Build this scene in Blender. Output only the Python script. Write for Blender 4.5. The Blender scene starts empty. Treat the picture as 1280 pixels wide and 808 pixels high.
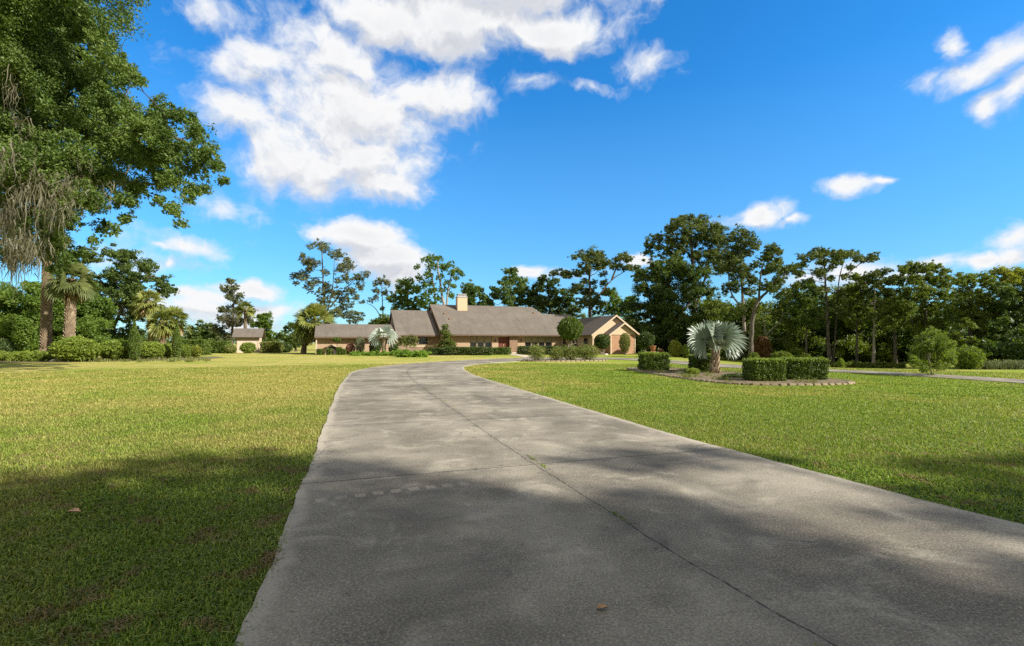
import bpy, math, random
import numpy as np
from mathutils import Vector, Matrix
R = math.radians
sc = bpy.context.scene
COL = sc.collection
F, CX, HZ, CH = 600.0, 640.0, 428.0, 1.5      # focal length in picture widths of 1280, horizon row, eye height
SUN_AZ = (0.915, -0.403); SUN_EL = 35.0

def sstep(t):
    t = np.clip(t, 0, 1); return t*t*(3-2*t)
def gz(x, y):                                   # terrain height
    return -0.75*sstep((np.asarray(x, float)-15)/12)*sstep((np.asarray(y, float)-25)/14)
def P(px, py, Y):
    return np.array([(px-CX)/F*Y, Y, (HZ-py)/F*Y+CH])

# ------------------------------------------------------------------ objects
def tag(o, label=None, cat=None, group=None, kind=None):
    if label: o['label'] = label
    if cat: o['category'] = cat
    if group: o['group'] = group
    if kind: o['kind'] = kind
    return o
def empty(name, loc, label, cat, group=None, rz=0):
    o = bpy.data.objects.new(name, None); COL.objects.link(o)
    o.location = [float(c) for c in loc]; o.rotation_euler = (0, 0, rz); o.empty_display_size = .2
    return tag(o, label, cat, group)
def link(name, me, mat, parent=None, loc=None):
    o = bpy.data.objects.new(name, me); COL.objects.link(o)
    if mat is not None:
        for m in (mat if isinstance(mat, (list, tuple)) else [mat]): me.materials.append(m)
    if parent: o.parent = parent
    if loc is not None: o.location = [float(c) for c in loc]
    return o
def np_mesh(name, V, Fc, rnd=None, smooth=False, uv=None):
    """V (N,3); Fc (M,k) with constant k."""
    V = np.ascontiguousarray(V, np.float32); Fc = np.ascontiguousarray(Fc, np.int32)
    me = bpy.data.meshes.new(name); M, k = Fc.shape
    me.vertices.add(len(V)); me.vertices.foreach_set('co', V.ravel())
    me.loops.add(M*k); me.loops.foreach_set('vertex_index', Fc.ravel())
    me.polygons.add(M); me.polygons.foreach_set('loop_start', np.arange(0, M*k, k, dtype=np.int32))
    if rnd is not None:
        a = me.attributes.new('rnd', 'FLOAT', 'POINT'); a.data.foreach_set('value', np.ascontiguousarray(rnd, np.float32))
    if uv is not None:
        l = me.uv_layers.new(name='UVMap'); l.data.foreach_set('uv', np.ascontiguousarray(uv[Fc.ravel()], np.float32).ravel())
    me.update(calc_edges=True)
    me.polygons.foreach_set('use_smooth', np.full(M, smooth))
    return me
class MB:                                       # mesh builder for hard shapes
    def __init__(s): s.v, s.f = [], []
    def poly(s, pts):
        n = len(s.v); s.v += [tuple(map(float, p)) for p in pts]; s.f.append(tuple(range(n, n+len(pts)))); return s
    def box(s, x0, x1, y0, y1, z0, z1):
        n = len(s.v)
        s.v += [(x, y, z) for z in (z0, z1) for x, y in ((x0, y0), (x1, y0), (x1, y1), (x0, y1))]
        s.f += [tuple(n+i for i in q) for q in ((3,2,1,0),(4,5,6,7),(0,1,5,4),(1,2,6,5),(2,3,7,6),(3,0,4,7))]; return s
    def prism(s, prof, axis, a, b):             # prof in the other two axes (in order), extruded along axis
        n = len(s.v); k = len(prof)
        for t in (a, b):
            for p, q in prof:
                s.v.append({'x': (t, p, q), 'y': (p, t, q), 'z': (p, q, t)}[axis])
        s.f.append(tuple(range(n+k-1, n-1, -1))); s.f.append(tuple(range(n+k, n+2*k)))
        for i in range(k):
            j = (i+1) % k; s.f.append((n+i, n+j, n+k+j, n+k+i))
        return s
    def build(s, name, mat, parent=None, smooth=False, bevel=0, loc=None):
        me = bpy.data.meshes.new(name); me.from_pydata(s.v, [], s.f); me.update()
        import bmesh
        bm = bmesh.new(); bm.from_mesh(me); bmesh.ops.recalc_face_normals(bm, faces=bm.faces)
        if bevel: bmesh.ops.bevel(bm, geom=bm.edges[:], offset=bevel, segments=2, affect='EDGES')
        bm.to_mesh(me); bm.free()
        if smooth: me.polygons.foreach_set('use_smooth', [True]*len(me.polygons))
        return link(name, me, mat, parent, loc)

# ------------------------------------------------------------------ numpy shapes
def tube(path, radii, n=8, rough=0.0, rng=None):
    path = np.asarray(path, float); radii = np.asarray(radii, float); k = len(path)
    T = np.gradient(path, axis=0); T /= np.linalg.norm(T, axis=1)[:, None]+1e-9
    ref = np.array([0, 1, 0.]) if abs(T[0][1]) < .8 else np.array([1., 0, 0])
    A = np.cross(T, ref); A /= np.linalg.norm(A, axis=1)[:, None]+1e-9; B = np.cross(T, A)
    th = np.linspace(0, 2*np.pi, n, endpoint=False)
    rr = radii[:, None]*np.ones((k, n))
    if rough and rng is not None: rr = rr*(1+rough*rng.uniform(-1, 1, (k, n)))
    V = path[:, None]+rr[..., None]*(np.cos(th)[None, :, None]*A[:, None]+np.sin(th)[None, :, None]*B[:, None])
    V = V.reshape(-1, 3); f = []
    for i in range(k-1):
        for j in range(n): f.append((i*n+j, i*n+(j+1) % n, (i+1)*n+(j+1) % n, (i+1)*n+j))
    e = (k-1)*n
    V = np.vstack([V, path[-1:]+T[-1:]*radii[-1]*.5])
    for j in range(0, n): f.append((e+j, e+(j+1) % n, len(V)-1, len(V)-1))
    return V, np.array(f)
class Acc:
    def __init__(s): s.V, s.F, s.R, s.n = [], [], [], 0
    def add(s, V, Fc, rnd=None):
        s.V.append(V); s.F.append(np.asarray(Fc)+s.n); s.n += len(V)
        s.R.append(np.zeros(len(V)) if rnd is None else rnd)
    def mesh(s, name, smooth=False):
        V = np.vstack(s.V); Fc = np.vstack(s.F)
        tri = Fc.shape[1] == 4 and (Fc[:, 2] == Fc[:, 3])
        if np.any(tri):                          # mixed: triangulate all
            q = Fc[~tri]; t = Fc[tri][:, :3]
            Fc = np.vstack([q[:, [0, 1, 2]], q[:, [0, 2, 3]], t])
        return np_mesh(name, V, Fc, np.concatenate(s.R), smooth)
def wig(rng, a, b, k=5, amp=.08, sag=0.0):
    a = np.asarray(a, float); b = np.asarray(b, float); t = np.linspace(0, 1, k)[:, None]; L = np.linalg.norm(b-a)
    p = a+(b-a)*t+rng.normal(0, amp*L, (k, 3))*np.sin(np.pi*t); p[:, 2] += (sag*L*np.sin(np.pi*t))[:, 0]
    return p
def quads(rng, C, s, up=.55, w=.45, rnd=None, curl=True):
    """leaf faces: one pointed quad at each centre"""
    n = len(C); N = rng.normal(0, 1, (n, 3)); N /= np.linalg.norm(N, axis=1)[:, None]; N[:, 2] += up
    N /= np.linalg.norm(N, axis=1)[:, None]+1e-9
    D = rng.normal(0, 1, (n, 3)); A = np.cross(N, D); A /= np.linalg.norm(A, axis=1)[:, None]+1e-9; B = np.cross(N, A)
    S = (s*rng.uniform(.65, 1.25, n))[:, None]
    V = np.stack([C-A*S, C+B*S*w+N*S*.15, C+A*S, C-B*S*w+N*S*.15], 1).reshape(-1, 3)
    Fc = np.arange(4*n).reshape(n, 4)
    r = rng.random(n) if rnd is None else rnd
    return V, Fc, np.repeat(r, 4)
def clumps(rng, blobs, s, lai=3.0, sub=14, subr=.34, flat=.85, up=.55, w=.45, shell=.55, cz=.7):
    """two-level leaf cloud: blob > twig clusters > leaves"""
    Vs, Rs = [], []
    for (x, y, z, r) in blobs:
        n = int(lai*math.pi*r*r/(2*s*s*w)); 
        if n < 8: n = 8
        d = rng.normal(0, 1, (sub, 3)); d /= np.linalg.norm(d, axis=1)[:, None]
        rad = r*((shell+(1-shell)*rng.random(sub))*rng.lognormal(0, .2, sub))[:, None]*.8
        c = d*rad*np.array([1, 1, flat]); cr = r*subr*rng.uniform(.4, 1.35, sub); cv = rng.random(sub)
        k = rng.integers(0, sub, n)
        q = rng.normal(0, 1, (n, 3)); q /= np.linalg.norm(q, axis=1)[:, None]; q *= (rng.random(n)**.55*rng.lognormal(0, .12, n))[:, None]
        q = c[k]+q*cr[k][:, None]*np.array([1, 1, cz])
        Vs.append(q+np.array([x, y, z])); Rs.append(.55*cv[k]+.45*rng.random(n))
    return quads(rng, np.vstack(Vs), s, up, w, np.concatenate(Rs))

# ------------------------------------------------------------------ materials
class NT:
    def __init__(s, tree): s.t = tree; tree.nodes.clear()
    def n(s, typ, ins=None, **kw):
        nd = s.t.nodes.new(typ)
        for k, v in kw.items(): setattr(nd, k, v)
        for k, v in (ins or {}).items():
            sock = nd.inputs[k]
            if isinstance(v, bpy.types.NodeSocket): s.t.links.new(v, sock)
            elif v is not None:
                if hasattr(sock.default_value, '__len__') and len(sock.default_value) == 4 and len(v) == 3: v = (*v, 1)
                sock.default_value = v
        return nd
    def m(s, op, a, b=0.0, c=None, clamp=False):
        i = {0: a, 1: b}
        if c is not None: i[2] = c
        return s.n('ShaderNodeMath', i, operation=op, use_clamp=clamp).outputs[0]
    def vm(s, op, a, b=None, c=None):
        i = {0: a}
        if b is not None: i[1] = b
        nd = s.n('ShaderNodeVectorMath', i, operation=op)
        return nd.outputs['Value'] if op in ('LENGTH', 'DOT_PRODUCT', 'DISTANCE') else nd.outputs[0]
    def noise(s, vec, scale, detail=3, rough=.55, out='Fac', dist=0.0):
        return s.n('ShaderNodeTexNoise', {'Vector': vec, 'Scale': scale, 'Detail': detail, 'Roughness': rough, 'Distortion': dist}).outputs[out]
    def mr(s, v, a, b, c=0.0, d=1.0, smooth=True):
        return s.n('ShaderNodeMapRange', {'Value': v, 'From Min': a, 'From Max': b, 'To Min': c, 'To Max': d}, interpolation_type='SMOOTHSTEP' if smooth else 'LINEAR').outputs[0]
    def mix(s, f, a, b, blend='MIX'):
        nd = s.n('ShaderNodeMix', data_type='RGBA', blend_type=blend)
        for idx, v in ((0, f), (6, a), (7, b)):
            if isinstance(v, bpy.types.NodeSocket): s.t.links.new(v, nd.inputs[idx])
            else: nd.inputs[idx].default_value = (*v, 1) if hasattr(v, '__len__') and len(v) == 3 else v
        return nd.outputs[2]
    def ramp(s, f, stops):
        nd = s.n('ShaderNodeValToRGB', {0: f}); cr = nd.color_ramp
        while len(cr.elements) < len(stops): cr.elements.new(.5)
        for e, (p, c) in zip(cr.elements, stops): e.position = p; e.color = (*c, 1)
        return nd.outputs[0]
    def pos(s): return s.n('ShaderNodeNewGeometry').outputs['Position']
    def obj(s): return s.n('ShaderNodeTexCoord').outputs['Object']
    def attr(s, name='rnd'): return s.n('ShaderNodeAttribute', attribute_name=name).outputs['Fac']
def mat(name):
    m = bpy.data.materials.new(name); m.use_nodes = True; return m, NT(m.node_tree)
def finish(nt, col, rough=.8, bump=None, bs=.3, bd=.02, spec=.3, trans=0.0, tcol=None):
    i = {'Base Color': col, 'Roughness': rough, 'Specular IOR Level': spec}
    if bump is not None:
        i['Normal'] = nt.n('ShaderNodeBump', {'Height': bump, 'Strength': bs, 'Distance': bd}).outputs[0]
    sh = nt.n('ShaderNodeBsdfPrincipled', i).outputs[0]
    if trans:
        tr = nt.n('ShaderNodeBsdfTranslucent', {'Color': tcol if tcol is not None else col}).outputs[0]
        sh = nt.n('ShaderNodeMixShader', {0: trans, 1: sh, 2: tr}).outputs[0]
    nt.n('ShaderNodeOutputMaterial', {0: sh})
def leaf_mat(name, c0, c1, c2, trans=.32, rough=.5, spec=.35, tscale=1.25, patch=.35):
    m, t = mat(name)
    col = t.ramp(t.attr(), [(0, c0), (.5, c1), (1, c2)])
    nz = t.noise(t.pos(), patch, 2)
    col = t.mix(t.mr(nz, .35, .65, 0, .35), col, tuple(min(1, a*1.25+b*.2) for a, b in zip(c2, (.05, .02, 0))))
    tc = t.mix(1.0, col, (tscale*1.05, tscale*1.15, tscale*.45), 'MULTIPLY')
    finish(t, col, rough, spec=spec, trans=trans, tcol=tc); return m
M = {}
M['oak'] = leaf_mat('oak_leaf', (.038, .076, .013), (.085, .145, .026), (.155, .22, .05))
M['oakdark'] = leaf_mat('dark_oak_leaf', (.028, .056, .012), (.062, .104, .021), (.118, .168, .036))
M['pine'] = leaf_mat('pine_needle', (.04, .064, .016), (.08, .115, .026), (.145, .18, .042), trans=.25)
M['pinegrey'] = leaf_mat('grey_pine_needle', (.06, .075, .03), (.10, .12, .05), (.15, .165, .075), trans=.2)
M['bright'] = leaf_mat('spring_leaf', (.06, .11, .015), (.10, .17, .025), (.16, .24, .04), trans=.4)
M['mid'] = leaf_mat('thicket_leaf', (.06, .09, .014), (.11, .15, .024), (.18, .22, .04), trans=.4)
M['yellow'] = leaf_mat('yellow_green_leaf', (.12, .15, .02), (.2, .23, .03), (.3, .3, .05), trans=.4)
M['hedge'] = leaf_mat('hedge_leaf', (.045, .075, .012), (.08, .125, .02), (.13, .19, .03), trans=.25)
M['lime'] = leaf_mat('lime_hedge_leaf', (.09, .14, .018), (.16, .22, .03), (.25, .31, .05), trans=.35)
M['lime2'] = leaf_mat('fern_leaf', (.1, .17, .02), (.16, .27, .03), (.23, .36, .05), trans=.35)
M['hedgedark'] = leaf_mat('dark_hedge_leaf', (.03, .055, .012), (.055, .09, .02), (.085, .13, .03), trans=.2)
M['olive'] = leaf_mat('olive_leaf', (.08, .10, .025), (.14, .165, .04), (.21, .235, .06), trans=.35)
M['greyleaf'] = leaf_mat('grey_green_leaf', (.1, .12, .06), (.15, .17, .09), (.2, .22, .13), trans=.2)
M['redleaf'] = leaf_mat('red_leaf', (.12, .04, .03), (.2, .09, .06), (.3, .16, .1), trans=.25)
M['rust'] = leaf_mat('rusty_leaf', (.07, .03, .012), (.12, .055, .02), (.17, .09, .035), trans=.25)
M['myrtle'] = leaf_mat('myrtle_leaf', (.075, .12, .016), (.13, .19, .028), (.24, .27, .05), trans=.45)
M['sabal'] = leaf_mat('palm_frond', (.10, .13, .03), (.17, .2, .05), (.27, .28, .08), trans=.3, rough=.4)
M['sabaldim'] = leaf_mat('dull_palm_frond', (.06, .085, .028), (.105, .135, .042), (.17, .19, .065), trans=.3, rough=.45)
M['bismarck'] = leaf_mat('silver_frond', (.11, .165, .125), (.17, .23, .18), (.29, .34, .28), trans=.15, rough=.4, spec=.5, tscale=.9)
M['silver'] = leaf_mat('pale_silver_frond', (.25, .32, .27), (.36, .42, .37), (.5, .54, .48), trans=.15, rough=.4, spec=.5, tscale=.9)
M['deadfrond'] = leaf_mat('dry_frond', (.2, .14, .06), (.3, .22, .1), (.42, .32, .16), trans=.2)
M['moss'] = leaf_mat('moss_strand', (.065, .062, .04), (.11, .104, .068), (.18, .168, .115), trans=.3)
def bark(name, a, b, sc_=3.0):
    m, t = mat(name); o = t.obj()
    v = t.vm('MULTIPLY', o, (1, 1, .22)); n1 = t.noise(v, sc_*3, 6, .65); n2 = t.noise(o, sc_*.5, 3)
    col = t.mix(t.mr(n1, .35, .68), a, b); col = t.mix(t.mr(n2, .45, .7, 0, .5), col, tuple(x*1.4 for x in b))
    finish(t, col, .9, n1, .7, .04, .15); return m
M['bark'] = bark('oak_bark', (.05, .042, .035), (.15, .13, .11))
M['pinebark'] = bark('pine_bark', (.06, .045, .035), (.16, .12, .09), 4)
M['palebark'] = bark('pale_bark', (.2, .17, .14), (.36, .32, .27), 4)
M['palmbark'] = bark('palm_bark', (.085, .065, .048), (.24, .19, .14), 3)
M['boot'] = leaf_mat('palm_boot', (.10, .065, .035), (.19, .135, .085), (.36, .29, .2), trans=0)
def lawn_colour(t, pos):
    """shared by the soil sheet and the blades so they agree"""
    p2 = t.vm('MULTIPLY', pos, (1, 1, 0))
    big = t.noise(p2, .16, 3, .6); med = t.noise(p2, .9, 4, .6); x = t.n('ShaderNodeSeparateXYZ', {0: pos}).outputs
    side = t.mr(x[0], -4, 6, 0.0, 1.0)
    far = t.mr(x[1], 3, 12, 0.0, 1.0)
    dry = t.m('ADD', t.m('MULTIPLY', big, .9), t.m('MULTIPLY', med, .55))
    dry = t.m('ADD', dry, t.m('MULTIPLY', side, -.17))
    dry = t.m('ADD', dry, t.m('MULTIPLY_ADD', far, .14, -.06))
    dry = t.mr(dry, .55, .93)
    return dry, med, big, p2
def lawn(name, blade):
    m, t = mat(name); pos = t.pos(); dry, med, big, p2 = lawn_colour(t, pos)
    if blade:
        r = t.attr()
        g = t.ramp(r, [(0, (.06, .11, .014)), (.45, (.15, .24, .024)), (.8, (.235, .33, .04)), (1, (.35, .39, .085))])
        d = t.ramp(r, [(0, (.17, .18, .03)), (.35, (.33, .30, .07)), (.7, (.46, .38, .14)), (1, (.52, .43, .2))])
        col = t.mix(t.m('MULTIPLY', dry, .8), g, d)
        br = t.noise(p2, 2.6, 4, .65); br = t.mr(br, .54, .64)
        near = t.mr(t.n('ShaderNodeSeparateXYZ', {0: pos}).outputs[1], 5, 10, 1, .2)
        col = t.mix(t.m('MULTIPLY', t.m('MULTIPLY', br, near), t.mr(r, .1, .3, 0, .9)), col, (.27, .19, .10))
        finish(t, col, .55, spec=.25, trans=.35, tcol=t.mix(1.0, col, (1.2, 1.25, .5), 'MULTIPLY'))
    else:
        f = t.noise(p2, 38, 3, .7); f2 = t.noise(p2, 7, 4, .65); f3 = t.noise(t.vm('MULTIPLY', p2, (1, .35, 0)), 2.2, 3)
        g = t.mix(t.mr(f, .3, .7), (.12, .17, .017), (.27, .33, .045))
        d = t.mix(t.mr(f, .3, .7), (.27, .24, .06), (.50, .41, .15))
        dd = t.m('ADD', t.m('MULTIPLY', dry, .85), t.mr(f2, .4, .7, -.15, .25))
        dd = t.m('ADD', dd, t.mr(f3, .4, .65, -.1, .12), clamp=True)
        col = t.mix(dd, g, d)
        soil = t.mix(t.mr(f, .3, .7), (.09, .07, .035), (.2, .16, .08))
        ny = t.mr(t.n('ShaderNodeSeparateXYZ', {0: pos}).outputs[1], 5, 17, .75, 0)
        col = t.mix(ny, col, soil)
        finish(t, col, .95, t.m('ADD', f, f2), .6, .05, .1)
    return m
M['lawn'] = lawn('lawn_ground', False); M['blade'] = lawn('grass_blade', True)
def concrete():
    m, t = mat('driveway_concrete'); pos = t.pos(); p2 = t.vm('MULTIPLY', pos, (1, 1, 0))
    uv = t.n('ShaderNodeUVMap').outputs[0]; s = t.n('ShaderNodeSeparateXYZ', {0: uv}).outputs; u, v = s[0], s[1]
    big = t.noise(p2, .45, 5, .6); med = t.noise(p2, 1.7, 5, .65, dist=.6); fine = t.noise(p2, 60, 5, .8); mid = t.noise(p2, 14, 4, .7)
    vor = t.n('ShaderNodeTexVoronoi', {'Vector': p2, 'Scale': 70.0}).outputs['Distance']
    streak = t.noise(t.vm('MULTIPLY', t.vm('ADD', uv, (3, 0, 0)), (.5, 4, 0)), 1.2, 4, .6)
    col = t.mix(t.mr(big, .33, .68), (.122, .108, .083), (.29, .261, .207))
    col = t.mix(t.mr(med, .5, .72, 0, .75), col, (.38, .345, .275))
    col = t.mix(t.mr(med, .46, .30, 0, .6), col, (.095, .085, .068))
    col = t.mix(t.mr(streak, .52, .72, 0, .4), col, (.115, .103, .082))
    near = t.mr(t.n('ShaderNodeSeparateXYZ', {0: pos}).outputs[1], 3, 16, 1, .25)
    k = t.m('MULTIPLY', t.mr(fine, .28, .72, -.5, .5), near)
    col = t.mix(t.m('ABSOLUTE', k), col, t.mix(t.mr(k, -.01, .01, smooth=False), (.05, .046, .037), (.55, .5, .4)))
    col = t.mix(t.m('MULTIPLY', t.mr(mid, .6, .72, 0, .55), near), col, (.07, .063, .05))
    spot = t.mr(t.noise(p2, 5.5, 2), .71, .76, 0, .7); col = t.mix(spot, col, (.05, .045, .04))
    edge = t.m('MINIMUM', u, t.m('SUBTRACT', 5.6, u))
    e = t.m('ADD', edge, t.mr(med, .3, .7, -.06, .07)); col = t.mix(t.mr(e, .04, .17, .55, 0), col, (.42, .38, .31))
    # joints
    wob = t.m('MULTIPLY', t.m('SUBTRACT', t.noise(p2, 3, 3), .5), .05)
    xfade = None; cj = t.m('ABSOLUTE', t.m('ADD', t.m('SUBTRACT', u, 2.66), wob))
    ph = t.m('ADD', t.m('ADD', v, wob), -1.0); xj = t.m('ABSOLUTE', t.m('PINGPONG', ph, 1.75))
    hide = t.m('MULTIPLY', t.mr(u, 2.6, 2.72), t.mr(t.n('ShaderNodeSeparateXYZ', {0: pos}).outputs[1], 4.2, 4.6, 1, 0)); xj = t.m('ADD', xj, t.m('ADD', hide, t.mr(t.n('ShaderNodeSeparateXYZ', {0: pos}).outputs[1], 3.5, 3.9, 1, 0)))
    j = t.mr(t.m('MINIMUM', t.m('ADD', cj, t.mr(mid, .4, .65, 0, .008)), xj), .003, .014, 1, 0)
    wcr = t.n('ShaderNodeTexVoronoi', {'Vector': t.vm('ADD', p2, t.vm('MULTIPLY', t.noise(p2, 1.6, 5, .65, out='Color'), (1.1, 1.1, 0))), 'Scale': .33}, feature='DISTANCE_TO_EDGE').outputs['Distance']
    ck = t.m('MULTIPLY', t.mr(wcr, .0012, .004, 1, 0), t.mr(big, .5, .56)); j = t.m('MAXIMUM', j, t.m('MULTIPLY', ck, .75))
    dots = t.n('ShaderNodeTexVoronoi', {'Vector': p2, 'Scale': 42.0}); dm = t.m('MULTIPLY', t.m('MULTIPLY', t.mr(dots.outputs['Distance'], .18, .3, 1, 0), t.mr(t.n('ShaderNodeSeparateXYZ', {0: dots.outputs['Color']}).outputs[0], .72, .8)), near); col = t.mix(t.m('MULTIPLY', dm, .35), col, (.5, .46, .38))
    lane = t.m('ADD', t.mr(t.m('ABSOLUTE', t.m('SUBTRACT', u, 1.1)), .1, .6, .35, 0), t.mr(t.m('ABSOLUTE', t.m('SUBTRACT', u, 4.3)), .1, .7, .3, 0)); col = t.mix(t.m('MULTIPLY', lane, t.mr(streak, .35, .6, .2, 1)), col, (.12, .108, .088))
    jw = t.mr(t.m('MINIMUM', cj, xj), .02, .16, .5, 0); col = t.mix(t.m('MULTIPLY', jw, t.mr(med, .3, .6, 1, .2)), col, (.10, .095, .08))
    col = t.mix(t.m('MULTIPLY', j, .9), col, (.035, .03, .025))
    # worn tyre-tread mark: a dashed paler trace crossing the left lane
    sp = t.n('ShaderNodeSeparateXYZ', {0: pos}).outputs
    ax = t.m('MULTIPLY', t.m('SUBTRACT', sp[0], -2.0), .90); a1 = t.m('ADD', ax, t.m('MULTIPLY', t.m('SUBTRACT', sp[1], 4.35), .43))
    b1 = t.m('ADD', t.m('MULTIPLY', t.m('SUBTRACT', sp[0], -2.0), -.43), t.m('MULTIPLY', t.m('SUBTRACT', sp[1], 4.35), .90))
    band = t.mr(t.m('ABSOLUTE', t.m('ADD', b1, t.m('MULTIPLY', t.m('POWER', a1, 2.0), .03))), .045, .06, 1, 0)
    dash = t.mr(t.m('PINGPONG', t.m('ADD', a1, wob), .085), .03, .04)
    rng_ = t.m('MULTIPLY', t.mr(a1, -.1, 0, 0, 1), t.mr(a1, 1.4, 1.9, 1, 0))
    col = t.mix(t.m('MULTIPLY', t.m('MULTIPLY', band, dash), t.m('MULTIPLY', rng_, t.mr(med, .35, .6, .1, .42))), col, (.5, .43, .34))
    h = t.m('ADD', t.m('MULTIPLY', fine, .6), t.m('MULTIPLY', j, -3.0)); h = t.m('ADD', h, t.m('MULTIPLY', vor, .4))
    finish(t, col, .85, h, .5, .006, .25); return m
M['concrete'] = concrete()
def simple(name, col, rough=.7, var=.15, sc_=4.0, bump=.2, spec=.3):
    m, t = mat(name); n1 = t.noise(t.obj(), sc_, 5, .6)
    a = tuple(c*(1-var) for c in col); b = tuple(min(1, c*(1+var)) for c in col)
    finish(t, t.mix(t.mr(n1, .3, .7), a, b), rough, n1, bump, .01, spec); return m
M['pathc'] = simple('path_concrete', (.46, .40, .31), .85, .2, 1.5)
def shingles():
    m, t = mat('roof_shingle'); o = t.obj(); s = t.n('ShaderNodeSeparateXYZ', {0: o}).outputs
    row = t.m('PINGPONG', s[2], .045); n1 = t.noise(t.vm('MULTIPLY', o, (3, 1, 9)), 2.2, 3, .7); n2 = t.noise(o, .5, 4); n3 = t.noise(t.vm('MULTIPLY', o, (1, .12, .12)), 1.6, 3)
    col = t.mix(t.mr(n1, .3, .7), (.105, .092, .078), (.165, .146, .125)); col = t.mix(t.mr(n2, .4, .7, 0, .5), col, (.19, .168, .143))
    col = t.mix(t.mr(n3, .5, .75, 0, .35), col, (.08, .07, .06)); col = t.mix(t.mr(row, 0, .012, .45, 0), col, (.07, .06, .055))
    finish(t, col, .92, t.m('ADD', n1, t.m('MULTIPLY', row, 14)), .5, .02, .15); return m
M['roof'] = shingles()
def brick(name, a, b, mo):
    m, t = mat(name); o = t.obj(); s = t.n('ShaderNodeSeparateXYZ', {0: o}).outputs
    vec = t.n('ShaderNodeCombineXYZ', {0: t.m('ADD', s[0], s[1]), 1: s[2]}).outputs[0]
    bn = t.n('ShaderNodeTexBrick', {'Vector': vec, 'Color1': (*a, 1), 'Color2': (*b, 1), 'Mortar': (*mo, 1), 'Scale': 1.0, 'Mortar Size': .008, 'Brick Width': .21, 'Row Height': .075, 'Bias': .1})
    n1 = t.noise(o, 1.2, 4); col = t.mix(t.mr(n1, .35, .7, 0, .3), bn.outputs[0], mo)
    finish(t, col, .9, n1, .1, .01, .15); return m
M['tanbrick'] = brick('tan_brick', (.42, .30, .205), (.35, .245, .165), (.38, .28, .195))
M['redbrick'] = brick('red_brick', (.38, .22, .135), (.30, .16, .095), (.44, .28, .18))
M['stucco'] = simple('peach_stucco', (.58, .42, .28), .9, .06)
M['trim'] = simple('cream_trim', (.52, .41, .29), .6, .08)
M['fascia'] = simple('brown_fascia', (.16, .11, .08), .6, .1)
M['soffit'] = simple('soffit', (.26, .16, .10), .7, .1)
M['siding'] = simple('wood_siding', (.24, .17, .12), .8, .2, 2)
M['door'] = simple('door_red', (.13, .04, .025), .45, .15)
M['woodpanel'] = simple('wood_panel', (.22, .14, .09), .6, .2)
M['blind'] = simple('window_blind', (.30, .25, .19), .8, .05, 4, .0)
M['frame'] = simple('window_frame', (.34, .27, .2), .5, .05)
M['darkframe'] = simple('dark_frame', (.05, .04, .035), .5, .1)
M['metal'] = simple('flue_metal', (.4, .4, .4), .35, .1)
M['stone'] = simple('bed_stone', (.30, .24, .17), .9, .3, 6, .5)
M['mulch'] = simple('mulch', (.135, .105, .06), .95, .6, 9, .9)
M['terracotta'] = simple('terracotta', (.35, .15, .08), .8, .15)
M['cream'] = simple('shed_wall', (.56, .46, .36), .85, .08)
M['dead'] = simple('dead_leaf', (.42, .27, .16), .7, .3, 30)
M['wire'] = simple('stake_wood', (.18, .14, .1), .8, .2)
M['whitestone'] = simple('white_rock', (.6, .57, .52), .8, .2, 12)
m, t = mat('window_glass'); t.n('ShaderNodeOutputMaterial', {0: t.n('ShaderNodeBsdfPrincipled', {'Base Color': (.012, .012, .014), 'Roughness': .06, 'Specular IOR Level': .7}).outputs[0]}); M['glass'] = m
# ------------------------------------------------------------------ ground, driveway, paths
def spread(a, b, k, p): 
    t = np.linspace(-1, 1, k); s = np.sign(t)*np.abs(t)**p; return np.where(s < 0, -s*a, s*b)
gx = np.unique(np.concatenate([spread(-700, 700, 121, 2.6)])); gy = np.concatenate([np.linspace(-250, -15, 14), np.linspace(-12, 60, 73), np.linspace(65, 150, 18), np.linspace(180, 1200, 22)])
XX, YY = np.meshgrid(gx, gy); V = np.stack([XX, YY, gz(XX, YY)], -1).reshape(-1, 3); nx = len(gx)
ii = np.arange((len(gy)-1)*nx).reshape(-1, nx)[:, :-1].ravel()
tag(link('lawn_ground', np_mesh('lawn_ground', V, np.stack([ii, ii+1, ii+nx+1, ii+nx], 1), smooth=True), M['lawn']), kind='structure')

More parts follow.
